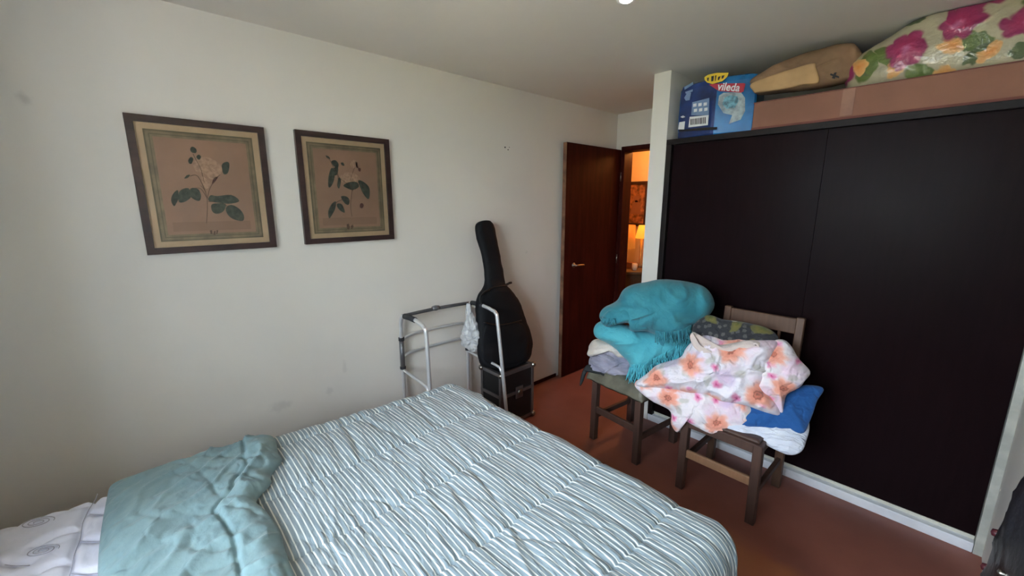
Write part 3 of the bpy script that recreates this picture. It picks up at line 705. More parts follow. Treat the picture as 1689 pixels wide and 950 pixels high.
zs = len(rows)
def interp(seq, t):
    i = min(int(t), len(seq)-2); f = t-i; return seq[i].lerp(seq[i+1], f)
LL = smooth_path([l for l, r in L_], 4); RR = smooth_path([r for l, r in L_], 4)
V, F, UV = [], [], []; n = 40
for i, (l, r) in enumerate(zip(LL, RR)):
    c = (l+r)/2; hw = (r-l)/2; s = i/(len(LL)-1)
    th = (.060 if s < .5 else .060-.026*min(1, (s-.5)/.12)); e = min(1, math.sqrt(max(0, min(s, 1-s))/.05)+.12); th *= e
    for j in range(n):
        a = 2*PI*j/n; ca, sa = math.cos(a), math.sin(a); q = .62
        p = c+hw*math.copysign(abs(ca)**q, ca)+gn*th*math.copysign(abs(sa)**.75, sa)
        p += gn*(.006*fbm((p.y*14, p.z*14, 3)))
        if p.x < XL+.004: p.x = XL+.004
        if p.z < .428: p.z = .428
        V.append(p)
k_ = len(LL)
for i in range(k_-1):
    for j in range(n): F.append([i*n+j, i*n+(j+1) % n, (i+1)*n+(j+1) % n, (i+1)*n+j])
F += [list(range(n))[::-1], [(k_-1)*n+j for j in range(n)]]
obj('bag_body', V, F, M['black'], gt, smooth=True)
def gpt(x, y, off): return onp(*Z4(x, y), G0+gn*off, gn)
# front pocket on the lower body, with its piping
pk = [(150, 650), (240, 648), (350, 640), (382, 700), (388, 770), (370, 850), (290, 885), (170, 880), (130, 845), (120, 760), (128, 690)]
pkt = puff('front_pocket', [Z4(x, y) for x, y in pk], G0+gn*.052, gn, .022, .01, M['black'], gt, wr=.004, ws=12, seed=6, rings=12, seg=70, pw=3.2)
tube('pocket_zip', smooth_path([gpt(135, 640, .066), (gpt(200, 655, .068)), gpt(280, 648, .067), gpt(352, 628, .060)], 6), .004, M['blacktrim'], gt)
tube('bag_piping', smooth_path([gpt(128, 470, .046), gpt(180, 440, .052), gpt(230, 430, .05), gpt(262, 425, .042), gpt(285, 412, .035)], 6), .006, M['blacktrim'], gt)
hn = tube('carry_strap', smooth_path([gpt(118, 530, .060), gpt(112, 495, .07), gpt(135, 468, .066), gpt(165, 450, .062)], 6), .006, M['blacktrim'], gt)
o = tube('strap_end', smooth_path([gpt(255, 422, .03), gpt(272, 414, .035), gpt(285, 411, .035), gpt(293, 409, .034)], 5), [.005]*8+[.009]*8, M['blacktrim'], gt)

# ================================================================ BED
BZ = .55
bd = thing('bed', 'double bed base carrying the bare white mattress beside the left wall', 'bed', (-1.2, .22, 0))
A3 = math.radians(-3.0)
Rb = Matrix.Rotation(A3, 3, 'Z'); Bc = Vector((-1.235, .235, 0))
def bedp(x, y, z): return Bc+Rb @ Vector((x, y, z))
def bedbox(nm, a, b, m_, par, bev=.01):
    vs, fs = boxg(a, b, bev); return obj(nm, [bedp(*v) for v in vs], fs, m_, par, smooth=False)
hx, hy = .755, .95
bedbox('bed_base', (-hx+.01, -hy+.01, .10), (hx-.01, hy-.01, .31), M['mattress_side'], bd, .015)
for sx in (-1, 1):
    for sy in (-1, 1):
        q = bedp(sx*(hx-.08), sy*(hy-.08), 0); lathe('leg', [(.0001, 0), (.022, 0), (.03, .10), (.0001, .10)], (q.x, q.y, 0), M['wood'], bd, 16)
# mattress with quilted top
mt = thing('mattress', 'white quilted mattress, bare at the window end of the bed', 'mattress', (-1.19, .245, .31))
nx, ny = 200, 240; V, UV, F = [], [], []
ST = [[(160, 812), (156, 822), (148, 834), (143, 843), (136, 858), (134, 868), (131, 887), (122, 910), (117, 935), (112, 952), (106, 985)],
      [(147, 845), (160, 846), (178, 846)], [(131, 889), (150, 890), (172, 889)], [(115, 942), (135, 944), (162, 942)], [(7, 928), (25, 930), (48, 929)],
      [(20, 870), (60, 846), (110, 838), (140, 832)], [(60, 900), (95, 882), (128, 873)], [(60, 945), (90, 930), (115, 928)]]
ST = [smooth_path([at(x, y, 2, BZ) for x, y in L], 4) for L in ST]
OV = [(at(62, 863, 2, BZ), .046, .028), (at(70, 910, 2, BZ), .042, .026)]
from mathutils.geometry import intersect_point_line
def groove(P):
    best = 9
    for L in ST:
        for a, b in zip(L, L[1:]):
            if abs(a.x-P.x) > .12 or abs(a.y-P.y) > .12: continue
            q, t = intersect_point_line(P, a, b); q = a.lerp(b, max(0, min(1, t))); best = min(best, math.hypot(q.x-P.x, q.y-P.y))
    return best
def quilt(x, y):
    # rows of scalloped blocks, each shifted sideways from the next
    row = (y+.02*math.sin(x*9))/.155; fr = row-math.floor(row); k = math.floor(row)
    col = (x+(.09 if k % 2 else 0)+.012*math.sin(y*25))/.18; fc = col-math.floor(col)
    d = min(min(fr, 1-fr)*.155, min(fc, 1-fc)*.18)
    return min(1, d/.022)**.5
def ovals(x, y):
    k = math.floor(y/.31); cy_ = (k+.5)*.31; c = math.floor(x/.22); cx_ = (c+.5)*.22
    r = math.hypot((x-cx_)/.052, (y-cy_)/.034); return -.0035*math.exp(-((r-1)/.16)**2)-.003*math.exp(-((r-.5)/.16)**2)
for j in range(ny+1):
    for i in range(nx+1):
        x = -hx+2*hx*i/nx; y = -hy+2*hy*j/ny
        e = min(hx-abs(x), hy-abs(y)); rr = .035
        dz = 0 if e > rr else -(rr-math.sqrt(max(0, rr*rr-(rr-e)**2)))
        z = BZ-.006+.006*quilt(x, y)+dz+.003*fbm((x*6, y*6, 1))
        P = bedp(x, y, z)
        if P.y < .0: g = groove(P); P.z -= .014*math.exp(-(g/.009)**2)-.004*math.exp(-((g-.03)/.02)**2)
        V.append(P); UV.append((x, y))
for j in range(ny):
    for i in range(nx): a = j*(nx+1)+i; F.append([a, a+1, a+nx+2, a+nx+1])
obj('quilted_top', V, F, M['mattress'], mt, smooth=True, uvs=UV)
vs, fs = boxg((-hx, -hy, .312), (hx, hy, BZ-.045), .012); obj('mattress_side', [bedp(*v) for v in vs], fs, M['mattress_side'], mt)
for z in (.33, BZ-.045):
    pth = [bedp(x, y, z) for x, y in ((-hx, -hy+.03), (-hx, hy-.03), (-hx+.03, hy), (hx-.03, hy), (hx, hy-.03), (hx, -hy+.03), (hx-.03, -hy), (-hx+.03, -hy), (-hx, -hy+.03))]
    tube('piping', pth, .007, M['mattress_side'], mt, 8)

for L in ST[:5]: tube('stitch_line', [Vector((p.x, p.y, BZ-.0075)) for p in L], .0013, M['thread'], mt, 6)
for (c, a_, b_) in OV:
    sp = []
    for k in range(64):
        t = k/63; an = t*2*PI*2.6; sc_ = 1-t*.8; x, y = a_*sc_*math.cos(an), b_*sc_*math.sin(an); sp.append(Vector((c.x+x*.5-y*.8, c.y+x*.85+y*.5, BZ+.004)))
    tube('stitched_oval', sp, .0013, M['thread'], mt, 5)
# duvet: striped sheet draped over the mattress, head end folded back showing its teal side
dv = thing('duvet', 'blue-grey and white striped duvet spread over the bed', 'duvet', (-1.15, .6, .55))
DXL, DXR, DYF = -1.93, -.43, 1.235      # lines where the cloth starts to fall
ZT = .592
def drape(x, y):
    """(x, y) on the flat cloth -> position over the bed"""
    xl = DXL+.02+(y-.2)*.07; r = .10
    ex = (x-DXR) if x > DXR else 0; el = (xl-x) if x < xl else 0; ey = (y-DYF) if y > DYF else 0
    ex0, ey0 = ex, ey
    e = math.hypot(max(ex, el), ey)
    px_, py_ = min(max(x, xl), DXR), min(y, DYF); z = ZT
    if e > 0:
        dx, dy = ((ex if ex > 0 else -el)/e, ey/e)
        if e < r*PI/2: a = e/r; h = r*math.sin(a); dzz = r*(1-math.cos(a))
        else: h = r+(e-r*PI/2)*.10; dzz = r+(e-r*PI/2)*.99
        if el > 0: h = min(h, .06)+.0*e
        px_ += dx*h; py_ += dy*h; z -= dzz
    return Vector((px_, py_, z)), e
SEAM = [-.215-.325*k for k in range(0, 7)]
def duvet_h(x, y):
    s = min(abs(x-q+.008*noise.noise(Vector((y*6, q, 0)))) for q in SEAM); u = min(1, s/.16)
    h = .012*(u**.5)-.009-.0055*math.exp(-(s/.0065)**2)
    pk_ = math.exp(-s/.038)
    h += pk_*.0032*math.sin(y*2*PI/.026+4*noise.noise(Vector((x*5, y*6, 1))))      # gathers along the seams
    h += .0030*noise.noise(Vector((x*3.0, y*19, 3.3)))+.0018*noise.noise(Vector((x*8, y*38, 7.7)))+.008*noise.noise(Vector((x*2.6, y*3.0, 9)))
    for (fx, fy, sk, A, sd, sh) in ((2.0, 8, .9, .006, 5, 5.5), (3.0, 7, -1.1, -.006, 12, 5.5), (5, 14, 1.2, .003, 21, 4.0), (1.1, 9, .5, -.008, 33, 7.0)):
        rd = 1-abs(noise.noise(Vector((x*fx+y*sk, y*fy+x*sk*1.5, sd))))*sh
        h += A*max(0, rd)**2*min(1, .3+max(0, noise.noise(Vector((x*2, y*2, sd+3))))*3)
    return h
u0, u1, v0, v1 = -2.02, -.02, -.14, 1.62
nu, nv = 400, 300; V, UV, F = [], [], []
for j in range(nv+1):
    for i in range(nu+1):
        x = u0+(u1-u0)*i/nu; y = v0+(v1-v0)*j/nv
        p, e = drape(x, y); q1, _ = drape(x+.004, y); q2, _ = drape(x, y+.004)
        nn = (q1-p).cross(q2-p)
        nn = nn.normalized() if nn.length > 1e-9 else Vector((0, 0, 1))
        h = duvet_h(x, y)
        if e > .12: h += .016*math.sin((y if x > DXR else x)*2*PI/.17+3*noise.noise(Vector((x*2, y*2, 4))))*min(1, (e-.12)/.15)
        V.append(p+nn*h); UV.append((x, y))
top = len(V)
for k in range(top): V.append(V[k]+Vector((0, 0, -.022))-Vector((.0, 0, 0)))
UV += UV[:top]
W_ = nu+1
for j in range(nv):
    for i in range(nu):
        a = j*W_+i; F.append([a, a+1, a+W_+1, a+W_]); b = a+top; F.append([b, b+W_, b+W_+1, b+1])
for i in range(nu): F.append([i+1, i, i+top, i+1+top]); a = nv*W_+i; F.append([a, a+1, a+1+top, a+top])
for j in range(nv): a = j*W_; F.append([a, a+W_, a+W_+top, a+top]); a = j*W_+nu; F.append([a+W_, a, a+top, a+W_+top])
obj('striped_cover', V, F, M['stripe'], dv, smooth=True, uvs=UV)
# folded-back flap
def hem(x):   # Y of the flap's hem for a given X
    pts = [(-2.1, .36), (-1.90, .352), (-1.72, .33), (-1.60, .27), (-1.50, .205), (-1.35, .225), (-1.15, .215), (-.9, .20), (-.6, .22), (-.2, .22)]
    for (a, ya), (b, yb) in zip(pts, pts[1:]):
        if a <= x <= b: t = (x-a)/(b-a); t = t*t*(3-2*t); return ya+(yb-ya)*t
    return pts[-1][1]
nu2, nv2 = 240, 110; V, UV, F = [], [], []
xa, xb = -2.00, -.10
for i in range(nu2+1):
    x = xa+(xb-xa)*i/nu2; yh = hem(x); y0_ = -.175+.012*math.sin(x*5)
    for j in range(nv2+1):       # closed section: over the top, round the hem, back underneath
        t = j/nv2
        if t <= .8:
            s = t/.8; y = y0_+(yh-y0_)*s
            dome = (1-abs(2*s-1)**5)
            h = .040*dome**.5*(1+.15*math.sin(x*7))+.012*math.exp(-((s-.86)/.12)**2)
            puckr = .005*noise.noise(Vector((x*8, y*8, 2)))+.0035*noise.noise(Vector((x*24+y*14, y*14-x*10, 6)))
            for (fx, fy, A, sd, sh) in ((7, 3.5, .013, 8, 5.0), (4, 8, .008, 15, 5.0), (14, 9, .0025, 25, 3.5)):
                rd = 1-abs(noise.noise(Vector((x*fx+y*fx*.8, y*fy-x*fy*.8, sd))))*sh; puckr += A*max(0, rd)**2*(.35+s)*(1 if A != .008 else -1)
            seam = math.exp(-((y-(yh-.115))/.007)**2)*.012
            gather = .009*math.sin(x*2*PI/.06+5*noise.noise(Vector((x*5, 0, 1))))*max(0, (s-.72)/.28)*(1-s)*4
            z = ZT+.004+h+(puckr-seam)*min(1, dome*1.5)+gather
            yy = y+.012*noise.noise(Vector((x*9, 1, 2)))*s
        else:
            s = (t-.8)/.2; yy = yh+(y0_-yh)*s; z = ZT-.004-.01*math.sin(s*PI)*0
        e = 0; xx = x; xl = DXL+.02+(yy-.2)*.07
        if x < xl: e = xl-x; r = .06; a = min(e/r, 1.5); xx = xl-r*math.sin(a)*.8; z -= r*(1-math.cos(a))*1.1
        if x > DXR: e = x-DXR; r = .11; a = min(e/r, PI/2); xx = DXR+r*math.sin(a); z -= r*(1-math.cos(a))+max(0, e-r*PI/2)
        V.append(Vector((xx, yy, z))); UV.append((x, yy if t <= .8 else yh+(yh-yy)))
for i in range(nu2):
    for j in range(nv2): a = i*(nv2+1)+j; F.append([a, a+nv2+1, a+nv2+2, a+1])
F += [[j for j in range(nv2+1)], [nu2*(nv2+1)+j for j in range(nv2+1)][::-1]]
o = obj('folded_back_side', V, F, M['tealrev'], dv, smooth=True, uvs=UV); o['label'] = 'plain grey-teal underside folded back over the stripes'

# ================================================================ CHAIRS
def chair(label, loc, rz, W, D, hide):
    t = thing('wooden_chair', label, 'chair', loc, rz, 'rustic wooden chairs by the wardrobe')
    def P(nm, g, m_, par=t, **kw): return obj(nm, g[0], g[1], m_, par, local=True, **kw)
    w, d = W/2, D/2; s = .042; SZ = .495 if hide else .44
    for sx in (-1, 1):
        P('front_leg', bar((sx*w, -d, 0), (sx*(w-.004), -d+.004, SZ-.005), s, s), M['wood'])
        P('back_post', join([bar((sx*w, d, 0), (sx*w, d, SZ+.02), s, s), bar((sx*w, d, SZ), (sx*w, d+.045, .995), s-.004, s-.008)]), M['woodback' if not hide else 'wood'])
        P('side_stretcher', bar((sx*w, -d+.02, .17), (sx*w, d-.02, .17), .022, .036), M['wood'])
        P('side_rail', bar((sx*w, -d+.02, SZ-.03), (sx*w, d-.02, SZ-.03), .024, .05), M['wood'])
    P('front_stretcher', bar((-w+.02, -d, .225), (w-.02, -d, .225), .020, .045), M['woodlight' if not hide else 'wood'])
    P('back_stretcher', bar((-w+.02, d, .25), (w-.02, d, .25), .020, .04), M['wood'])
    P('front_rail', bar((-w+.02, -d, SZ-.03), (w-.02, -d, SZ-.03), .024, .05), M['wood'])
    P('back_rail', bar((-w+.02, d, SZ-.03), (w-.02, d, SZ-.03), .024, .05), M['wood'])
    P('top_rail', bar((-w+.018, d+.042, .945), (w-.018, d+.042, .945), .022, .085), M['woodback'])
    P('lower_back_rail', bar((-w+.018, d+.012, .60), (w-.018, d+.012, .60), .02, .04), M['woodback'])
    for i in range(3):
        x = -w+(i+1)*W/4; P('spindle', bar((x, d+.013, .615), (x, d+.038, .905), .014, .014, .002), M['woodback'])
    # seat
    n_ = 26; V, F, UV = [], [], []
    ov = .045 if hide else -.004
    for j in range(n_+1):
        for i in range(n_+1):
            u, v = 2*i/n_-1, 2*j/n_-1
            z = SZ+(.040 if hide else .012)-.014*(1-u*u)*(1-v*v); m_ = max(abs(u), abs(v))
            if hide: z -= .085*max(0, (m_-.90)/.10)**1.3+.010*noise.noise(Vector((u*3, v*3, 2)))*(m_ > .9)
            else: z -= .006*max(0, (m_-.94)/.06)
            V.append(Vector((u*(w+ov), v*(d+ov) if not (v > .85) else v*(d-.02), z))); UV.append((u*w, v*d))
    k0 = len(V); V += [p+Vector((0, 0, -.012)) for p in V]; UV += UV
    for j in range(n_):
        for i in range(n_):
            a = j*(n_+1)+i; F.append([a, a+1, a+n_+2, a+n_+1]); b = a+k0; F.append([b, b+n_+1, b+n_+2, b+1])
    for i in range(n_):
        a = i; F.append([a+1, a, a+k0, a+1+k0]); a = n_*(n_+1)+i; F.append([a, a+1, a+1+k0, a+k0])
        a = i*(n_+1); F.append([a, a+n_+1, a+n_+1+k0, a+k0]); a = i*(n_+1)+n_; F.append([a+n_+1, a, a+k0, a+n_+1+k0])
    se = obj('seat', V, F, M['hide'] if hide else M['wood'], t, smooth=True, uvs=UV, local=True)
    if hide: se['label'] = 'sagging olive-grey leather seat cover'
    return t
c1 = chair('old wooden chair with leather seat under the teal blankets, nearer the door', (-1.35, 2.375, 0), math.radians(-6), .355, .40, True)
c2 = chair('old wooden chair with spindle back under the flowered bedding', (-.718, 2.355, 0), 0, .37, .42, False)

# ================================================================ BEDDING PILES
def Z5(L): return [(920+x/3.654, 440+y/3.654) for x, y in L]
def Z6(L): return [(920+x/3.167, 580+y/3.167) for x, y in L]
def mkC(x, y, z): return Vector((x, y, z))
# black cloth lying on the leather seat, hanging over its left side
Cc = mkC(-1.38, 2.33, .50)
bk = thing('black_cloth', 'thin black cloth on the leather chair seat, one corner hanging at the left', 'cloth', (-1.36, 2.2, .5))
puff('cloth_top', Z5([(158, 628), (165, 603), (190, 590), (240, 606), (340, 660), (440, 685), (482, 702), (512, 735), (470, 727), (400, 708), (320, 682), (240, 638), (190, 612)]), mkC(-1.36, 2.20, .48), facing(Cc, 35), .010, .010, M['hideblack'], bk, wr=.003, seed=2, cen=(920+300/3.654, 440+655/3.654), rings=10, seg=80)
puff('hanging_corner', Z5([(133, 718), (138, 665), (155, 618), (175, 600), (182, 618), (168, 650), (152, 695)]), mkC(-1.60, 2.26, .48), facing(Cc, 15), .008, .008, M['hideblack'], bk, wr=.003, seed=7, cen=(920+156/3.654, 440+655/3.654), rings=8, seg=50)
o = puff('grey_fleece', Z5([(188, 560), (215, 515), (300, 470), (420, 500), (520, 560), (540, 640), (450, 700), (330, 680), (255, 650), (205, 612)]), mkC(-1.38, 2.36, .53), facing(Cc, 10), .17, .15, M['lilac'], wr=.018, ws=9, seed=3, folds=17, fold_amp=.009, rot=-25, cen=(920+330/3.654, 440+580/3.654), zmin=.525)
tag(o, 'rolled grey-lilac fleece blanket at the bottom of the teal pile', 'blanket')
o = puff('cream_cloth', Z5([(178, 528), (186, 500), (190, 470), (230, 435), (320, 440), (430, 480), (470, 540), (400, 560), (330, 520), (260, 500), (205, 538)]), mkC(-1.40, 2.33, .62), facing(Cc, 15), .14, .10, M['cream'], wr=.008, ws=14, seed=5, folds=26, fold_amp=.005, rot=12, cen=(920+330/3.654, 440+490/3.654))
tag(o, 'folded cream cloth poking out between grey fleece and turquoise throw', 'cloth')
th = thing('turquoise_throw', 'light turquoise fringed throw draped over the grey fleece', 'blanket', (-1.3, 2.3, .62))
low = Z5([(213, 375), (240, 335), (330, 325), (450, 360), (600, 380), (720, 400), (800, 400), (812, 480), (760, 530), (640, 590), (540, 640), (450, 690), (436, 660), (425, 580), (385, 525), (300, 462), (232, 425)])
low_b = puff('throw_body', low, mkC(-1.30, 2.30, .66), facing(Cc, 18), .20, .12, M['cyan'], th, wr=.016, ws=7, seed=8, cen=(920+530/3.654, 440+470/3.654), uvrot=20)
up = thing('teal_blanket', 'big rounded teal fringed blanket on top of the left pile', 'blanket', (-1.25, 2.33, .85))
upo = Z5([(255, 300), (285, 245), (355, 205), (400, 135), (480, 97), (600, 78), (750, 85), (860, 112), (930, 170), (940, 232), (905, 285), (850, 325), (815, 360), (803, 425), (700, 432), (610, 412), (540, 388), (435, 388), (420, 340), (330, 352), (290, 358)])
up_b = puff('blanket_body', upo, mkC(-1.24, 2.30, .93), facing(Cc, 12), .22, .16, M['teal'], up, wr=.019, ws=6, seed=9, cen=(920+620/3.654, 440+250/3.654), folds=7, fold_amp=.006, rot=70, rings=28, seg=140)
up_f = puff('blanket_fold', Z5([(262, 325), (300, 262), (380, 230), (480, 250), (560, 300), (570, 370), (520, 385), (440, 384), (425, 335), (335, 350), (292, 360)]), mkC(-1.24, 2.30, .93)+facing(Cc, 12)*.10, facing(Cc, 12), .085, .05, M['teal'], up, wr=.009, ws=7, seed=19, cen=(920+430/3.654, 440+310/3.654), rings=18, seg=100)
from mathutils.bvhtree import BVHTree
def surf(o):
    M_ = root_of(o).location if o.parent else o.location
    return BVHTree.FromPolygons([v.co+M_ for v in o.data.vertices], [list(p.vertices) for p in o.data.polygons])
def strands(nm, hemline, L, m_, par, num, dirn, trees, r=.0027, seed=1, lift=.008):
    """yarn tassels lying on the blanket surface; L and dirn in picture units, spread along hemline"""
    rr = random.Random(seed); H2 = smooth_path([(x, y, 0) for x, y in hemline], 8); G = []
    for i in range(num):
        t = (i+rr.uniform(-.4, .4))/num*(len(H2)-1); t = max(0, min(len(H2)-1.001, t)); p = interp(H2, t)
        l = L*rr.uniform(.7, 1.2); d = Vector((dirn[0]+rr.uniform(-.3, .3), dirn[1], 0)).normalized(); w1 = rr.uniform(-1.4, 1.4); P = []; dist = None
        for f_, wv in ((0, 0), (.33, w1), (.67, -w1), (1, w1*.7)):
            q = p+d*l*f_; R = ray(q.x+wv, q.y).normalized(); best = None
            for T in trees:
                h_ = T.ray_cast(EYE, R)
                if h_[0] is not None and (best is None or h_[3] < best): best = h_[3]
            if best is None or (dist and best > dist+.04): best = dist
            if best is None: break
            dist = best; P.append(EYE+R*(best-lift-rr.uniform(0, .004)))
        if len(P) == 4: G.append(tubeg(P, [r, r*1.15, r, r*.8], 5))
    return obj(nm, *join(G), m_, par, smooth=True, kind='stuff')
Tb = [surf(low_b)]; Ub = [surf(up_b), surf(up_f)]
strands('fringe', Z5([(812, 440), (770, 490), (690, 535), (610, 570), (530, 600), (470, 612), (432, 602)]), 23, M['fringe'], th, 105, (-.12, 1), Tb, seed=2)
strands('fringe', Z5([(812, 395), (760, 445), (680, 495), (600, 540), (510, 580), (440, 590)]), 18, M['fringe'], th, 80, (-.15, 1), Tb, seed=5, lift=.010)
strands('fringe', Z5([(590, 385), (660, 392), (730, 385), (806, 350)]), 20, M['teal'], up, 60, (.05, 1), Ub+Tb, seed=3, lift=.008)
strands('fringe', Z5([(262, 300), (300, 312), (345, 312)]), 11, M['teal'], up, 26, (0, 1), Ub, seed=4)

# right pile
Cd = mkC(-.72, 2.32, .5)
o = puff('white_pillow', [(1190, 690), (1235, 700), (1262, 700), (1300, 690), (1330, 680), (1336, 702), (1331, 728), (1318, 746), (1298, 750), (1268, 736), (1240, 720), (1200, 715)], mkC(-.60, 2.28, .485), facing(Cd, 52), .035, .018, M['whitepillow'], wr=.010, ws=8, seed=11, cen=(1275, 715))
tag(o, 'white pillow drooping over the right side of the spindle-back chair seat', 'pillow')
o = puff('blue_cushion', [(1215, 700), (1225, 675), (1265, 655), (1305, 641), (1333, 635), (1358, 641), (1348, 662), (1338, 688), (1326, 714), (1300, 711), (1260, 705)], mkC(-.52, 2.33, .56), facing(Cd, 42), .040, .03, M['blue'], wr=.009, ws=7, seed=12, cen=(1285, 680), pw=1.8)
tag(o, 'blue cushion with white flecks between white pillow and flowered duvet', 'cushion')
o = puff('flowered_sheet', [(1047, 636), (1062, 624), (1120, 630), (1180, 648), (1243, 672), (1240, 700), (1231, 716), (1219, 737), (1190, 724), (1150, 707), (1128, 694), (1124, 704), (1117, 712), (1107, 698), (1105, 676), (1075, 660)], mkC(-.86, 2.20, .50), facing(Cd, 14), .085, .12, M['floral2'], wr=.013, ws=7, seed=13, cen=(1150, 670), rings=26, seg=150)
tag(o, 'flowered sheet folded flat at the bottom of the right pile, hanging over the seat', 'bedding')
o = puff('flowered_cushion', [(1230, 590), (1262, 568), (1290, 562), (1306, 572), (1318, 592), (1338, 614), (1324, 632), (1300, 650), (1293, 668), (1289, 685), (1270, 668), (1240, 640)], mkC(-.56, 2.34, .66), facing(Cd, 16), .10, .10, M['floral2'], wr=.018, ws=7, seed=14, cen=(1280, 618), pw=1.9)
tag(o, 'flowered cushion with pointed corner at the right end of the pile', 'cushion')
o = puff('flowered_duvet', [(1052, 632), (1080, 606), (1115, 590), (1130, 572), (1158, 556), (1200, 560), (1250, 560), (1283, 566), (1278, 590), (1268, 618), (1262, 642), (1276, 660), (1288, 684), (1270, 682), (1235, 672), (1195, 664), (1155, 650), (1120, 644), (1080, 640)], mkC(-.80, 2.26, .63), facing(Cd, 18), .15, .13, M['floral'], wr=.028, ws=6.5, seed=1, cen=(1185, 618), rings=30, seg=160)
tag(o, 'puffy white duvet with peach and pink flowers, bunched across both chairs', 'duvet')
o = puff('printed_pillow', [(1142, 540), (1152, 527), (1168, 520), (1196, 528), (1240, 534), (1270, 545), (1284, 560), (1262, 574), (1215, 580), (1170, 574), (1146, 558)], mkC(-.80, 2.36, .86), facing(Cd, 24), .085, .06, M['darkfloral'], wr=.010, ws=8, seed=15, cen=(1210, 552))
tag(o, 'charcoal pillow printed with yellow-green leaves on top of the right pile', 'pillow')
bc = thing('beige_pillowcase', 'rolled beige pillowcase lying in front of the charcoal printed pillow', 'pillowcase', (-.82, 2.2, .8))
Cq = mkC(-.84, 2.27, .80); nq = facing(Cd, 18)
puff('pillowcase_body', [(1139, 552), (1146, 548), (1158, 560), (1176, 568), (1205, 566), (1235, 561), (1252, 565), (1254, 577), (1236, 582), (1212, 586), (1186, 596), (1172, 586), (1152, 577), (1141, 567)], Cq+nq*.06, nq, .035, .06, M['beige'], bc, wr=.008, ws=13, seed=16, cen=(1195, 576), folds=24, fold_amp=.003, rot=8)
e = onp(1247, 572, Cq+nq*.09, nq); tube('rolled_end', smooth_path([e+Vector((-.012, 0, -.012)), e+Vector((.004, 0, -.016)), e+Vector((.012, 0, 0)), e+Vector((.004, 0, .016)), e+Vector((-.01, 0, .014)), e+Vector((-.006, 0, .002))], 4), .005, M['beige'], bc)
puff('hem_loop', [(1138, 556), (1143, 549), (1150, 562), (1162, 574), (1174, 580), (1172, 588), (1156, 582), (1143, 570)], Cq+nq*.10, nq, .012, .012, M['beige'], bc, wr=.003, seed=17, rings=8, seg=60)

# ================================================================ TOP OF THE WARDROBE
ZS = 2.0085
pk = thing('cleaning_pack', 'blue pack of cleaning cloths standing at the left end of the wardrobe top', 'package', (-1.16, 2.85, ZS))
plan = [(-1.39, 2.765), (-1.15, 2.725), (-.945, 2.80), (-.96, 2.98), (-1.385, 2.98)]
n_ = []
def packring(z, k, b=0):
    c = Vector((sum(p[0] for p in plan)/5, sum(p[1] for p in plan)/5)); return [Vector((c.x+(x-c.x)*k, c.y+(y-c.y)*k, z)) for x, y in plan]
rings_ = []
for z, k in ((ZS, .97), (ZS+.012, 1.0), (ZS+.15, 1.015), (ZS+.30, 1.0), (ZS+.325, .96), (ZS+.335, .80)):
    pr_ = packring(z, k); rings_.append([q for i in range(5) for q in (pr_[i].lerp(pr_[(i+1) % 5], .04), pr_[i].lerp(pr_[(i+1) % 5], .5)+Vector((0, 0, 0)), pr_[i].lerp(pr_[(i+1) % 5], .96))])
V = [p for r in rings_ for p in r]; m_ = 15; F = []; FM = []
for i in range(len(rings_)-1):
    for j in range(m_): F.append([i*m_+j, i*m_+(j+1) % m_, (i+1)*m_+(j+1) % m_, (i+1)*m_+j]); FM.append(0 if j < 3 else 1)
F += [list(range(m_))[::-1], [(len(rings_)-1)*m_+j for j in range(m_)]]; FM += [0, 1]
obj('pack_film', V, F, None, pk, mats=[M['packnavy'], M['packblue']], fmat=FM)
Cl, nl = Vector((-1.15, 2.725-.006, 2.15)), Vector((-.04, -.215, 0)).normalized()
Cr_, nr = Vector((-1.15, 2.725-.006, 2.15)), Vector((.075, -.205, 0)).normalized()
def Z7(L): return [(1050+x/5.59, 90+y/5.59) for x, y in L]
def pprint(nm, L, m_, left=True, off=.001, th=.001):
    C, n = (Cl, nl) if left else (Cr_, nr); vs, fs = join([plate(Z7(q), C, n, off, th) for q in L]); return obj(nm, vs, fs, m_, pk)
pprint('white_swirl_print', [[(440, 400), (470, 350), (505, 350), (490, 420), (455, 425)], [(440, 300), (520, 255), (525, 275), (445, 325)], [(450, 345), (520, 320), (518, 340), (455, 362)]], M['packgrey'])
pprint('white_swirl_print', [[(405, 575), (430, 562), (450, 575), (425, 585)], [(385, 690), (395, 625), (448, 615), (440, 690)]], M['packwhite'])
pprint('pale_info_panel', [[(505, 560), (515, 440), (672, 400), (668, 560)]], M['packgrey'])
pprint('barcode_label', [[(480, 672), (492, 575), (668, 558), (660, 650)]], M['packwhite'], off=.002)
bars = [[(500+i*14.5, 650-i*1.5), (500+i*14.5, 596-i*2), (500+i*14.5+(7 if i % 3 else 9), 595-i*2), (500+i*14.5+(7 if i % 3 else 9), 649-i*1.5)] for i in range(10)]
pprint('barcode_bars', bars, M['ink'], off=.003)
pprint('label_icons', [[(525+i*48+j*6, 455+j*48-i*5), (555+i*48+j*6, 450+j*48-i*5), (553+i*48+j*6, 478+j*48-i*5), (523+i*48+j*6, 484+j*48-i*5)] for i in range(3) for j in range(2)], M['packwhite'], off=.002)
pprint('lower_dark_band', [[(390, 712), (395, 694), (640, 672), (745, 668), (740, 692), (600, 700)]], M['ink'])
pprint('window_film', [[(760, 380), (800, 352), (960, 345), (1000, 400), (1000, 520), (960, 600), (850, 640), (880, 560), (800, 540), (750, 460)]], M['packlight'], False)
pprint('sponge_print', [[(790, 460), (810, 400), (860, 375), (930, 385), (940, 430), (905, 490), (830, 500)]], M['packteal'], False, .0025)
pprint('yellow_badge', [[(625, 215), (660, 190), (740, 172), (850, 172), (835, 210), (790, 250), (700, 276), (650, 262), (630, 240)]], M['packyellow'], False, .010)
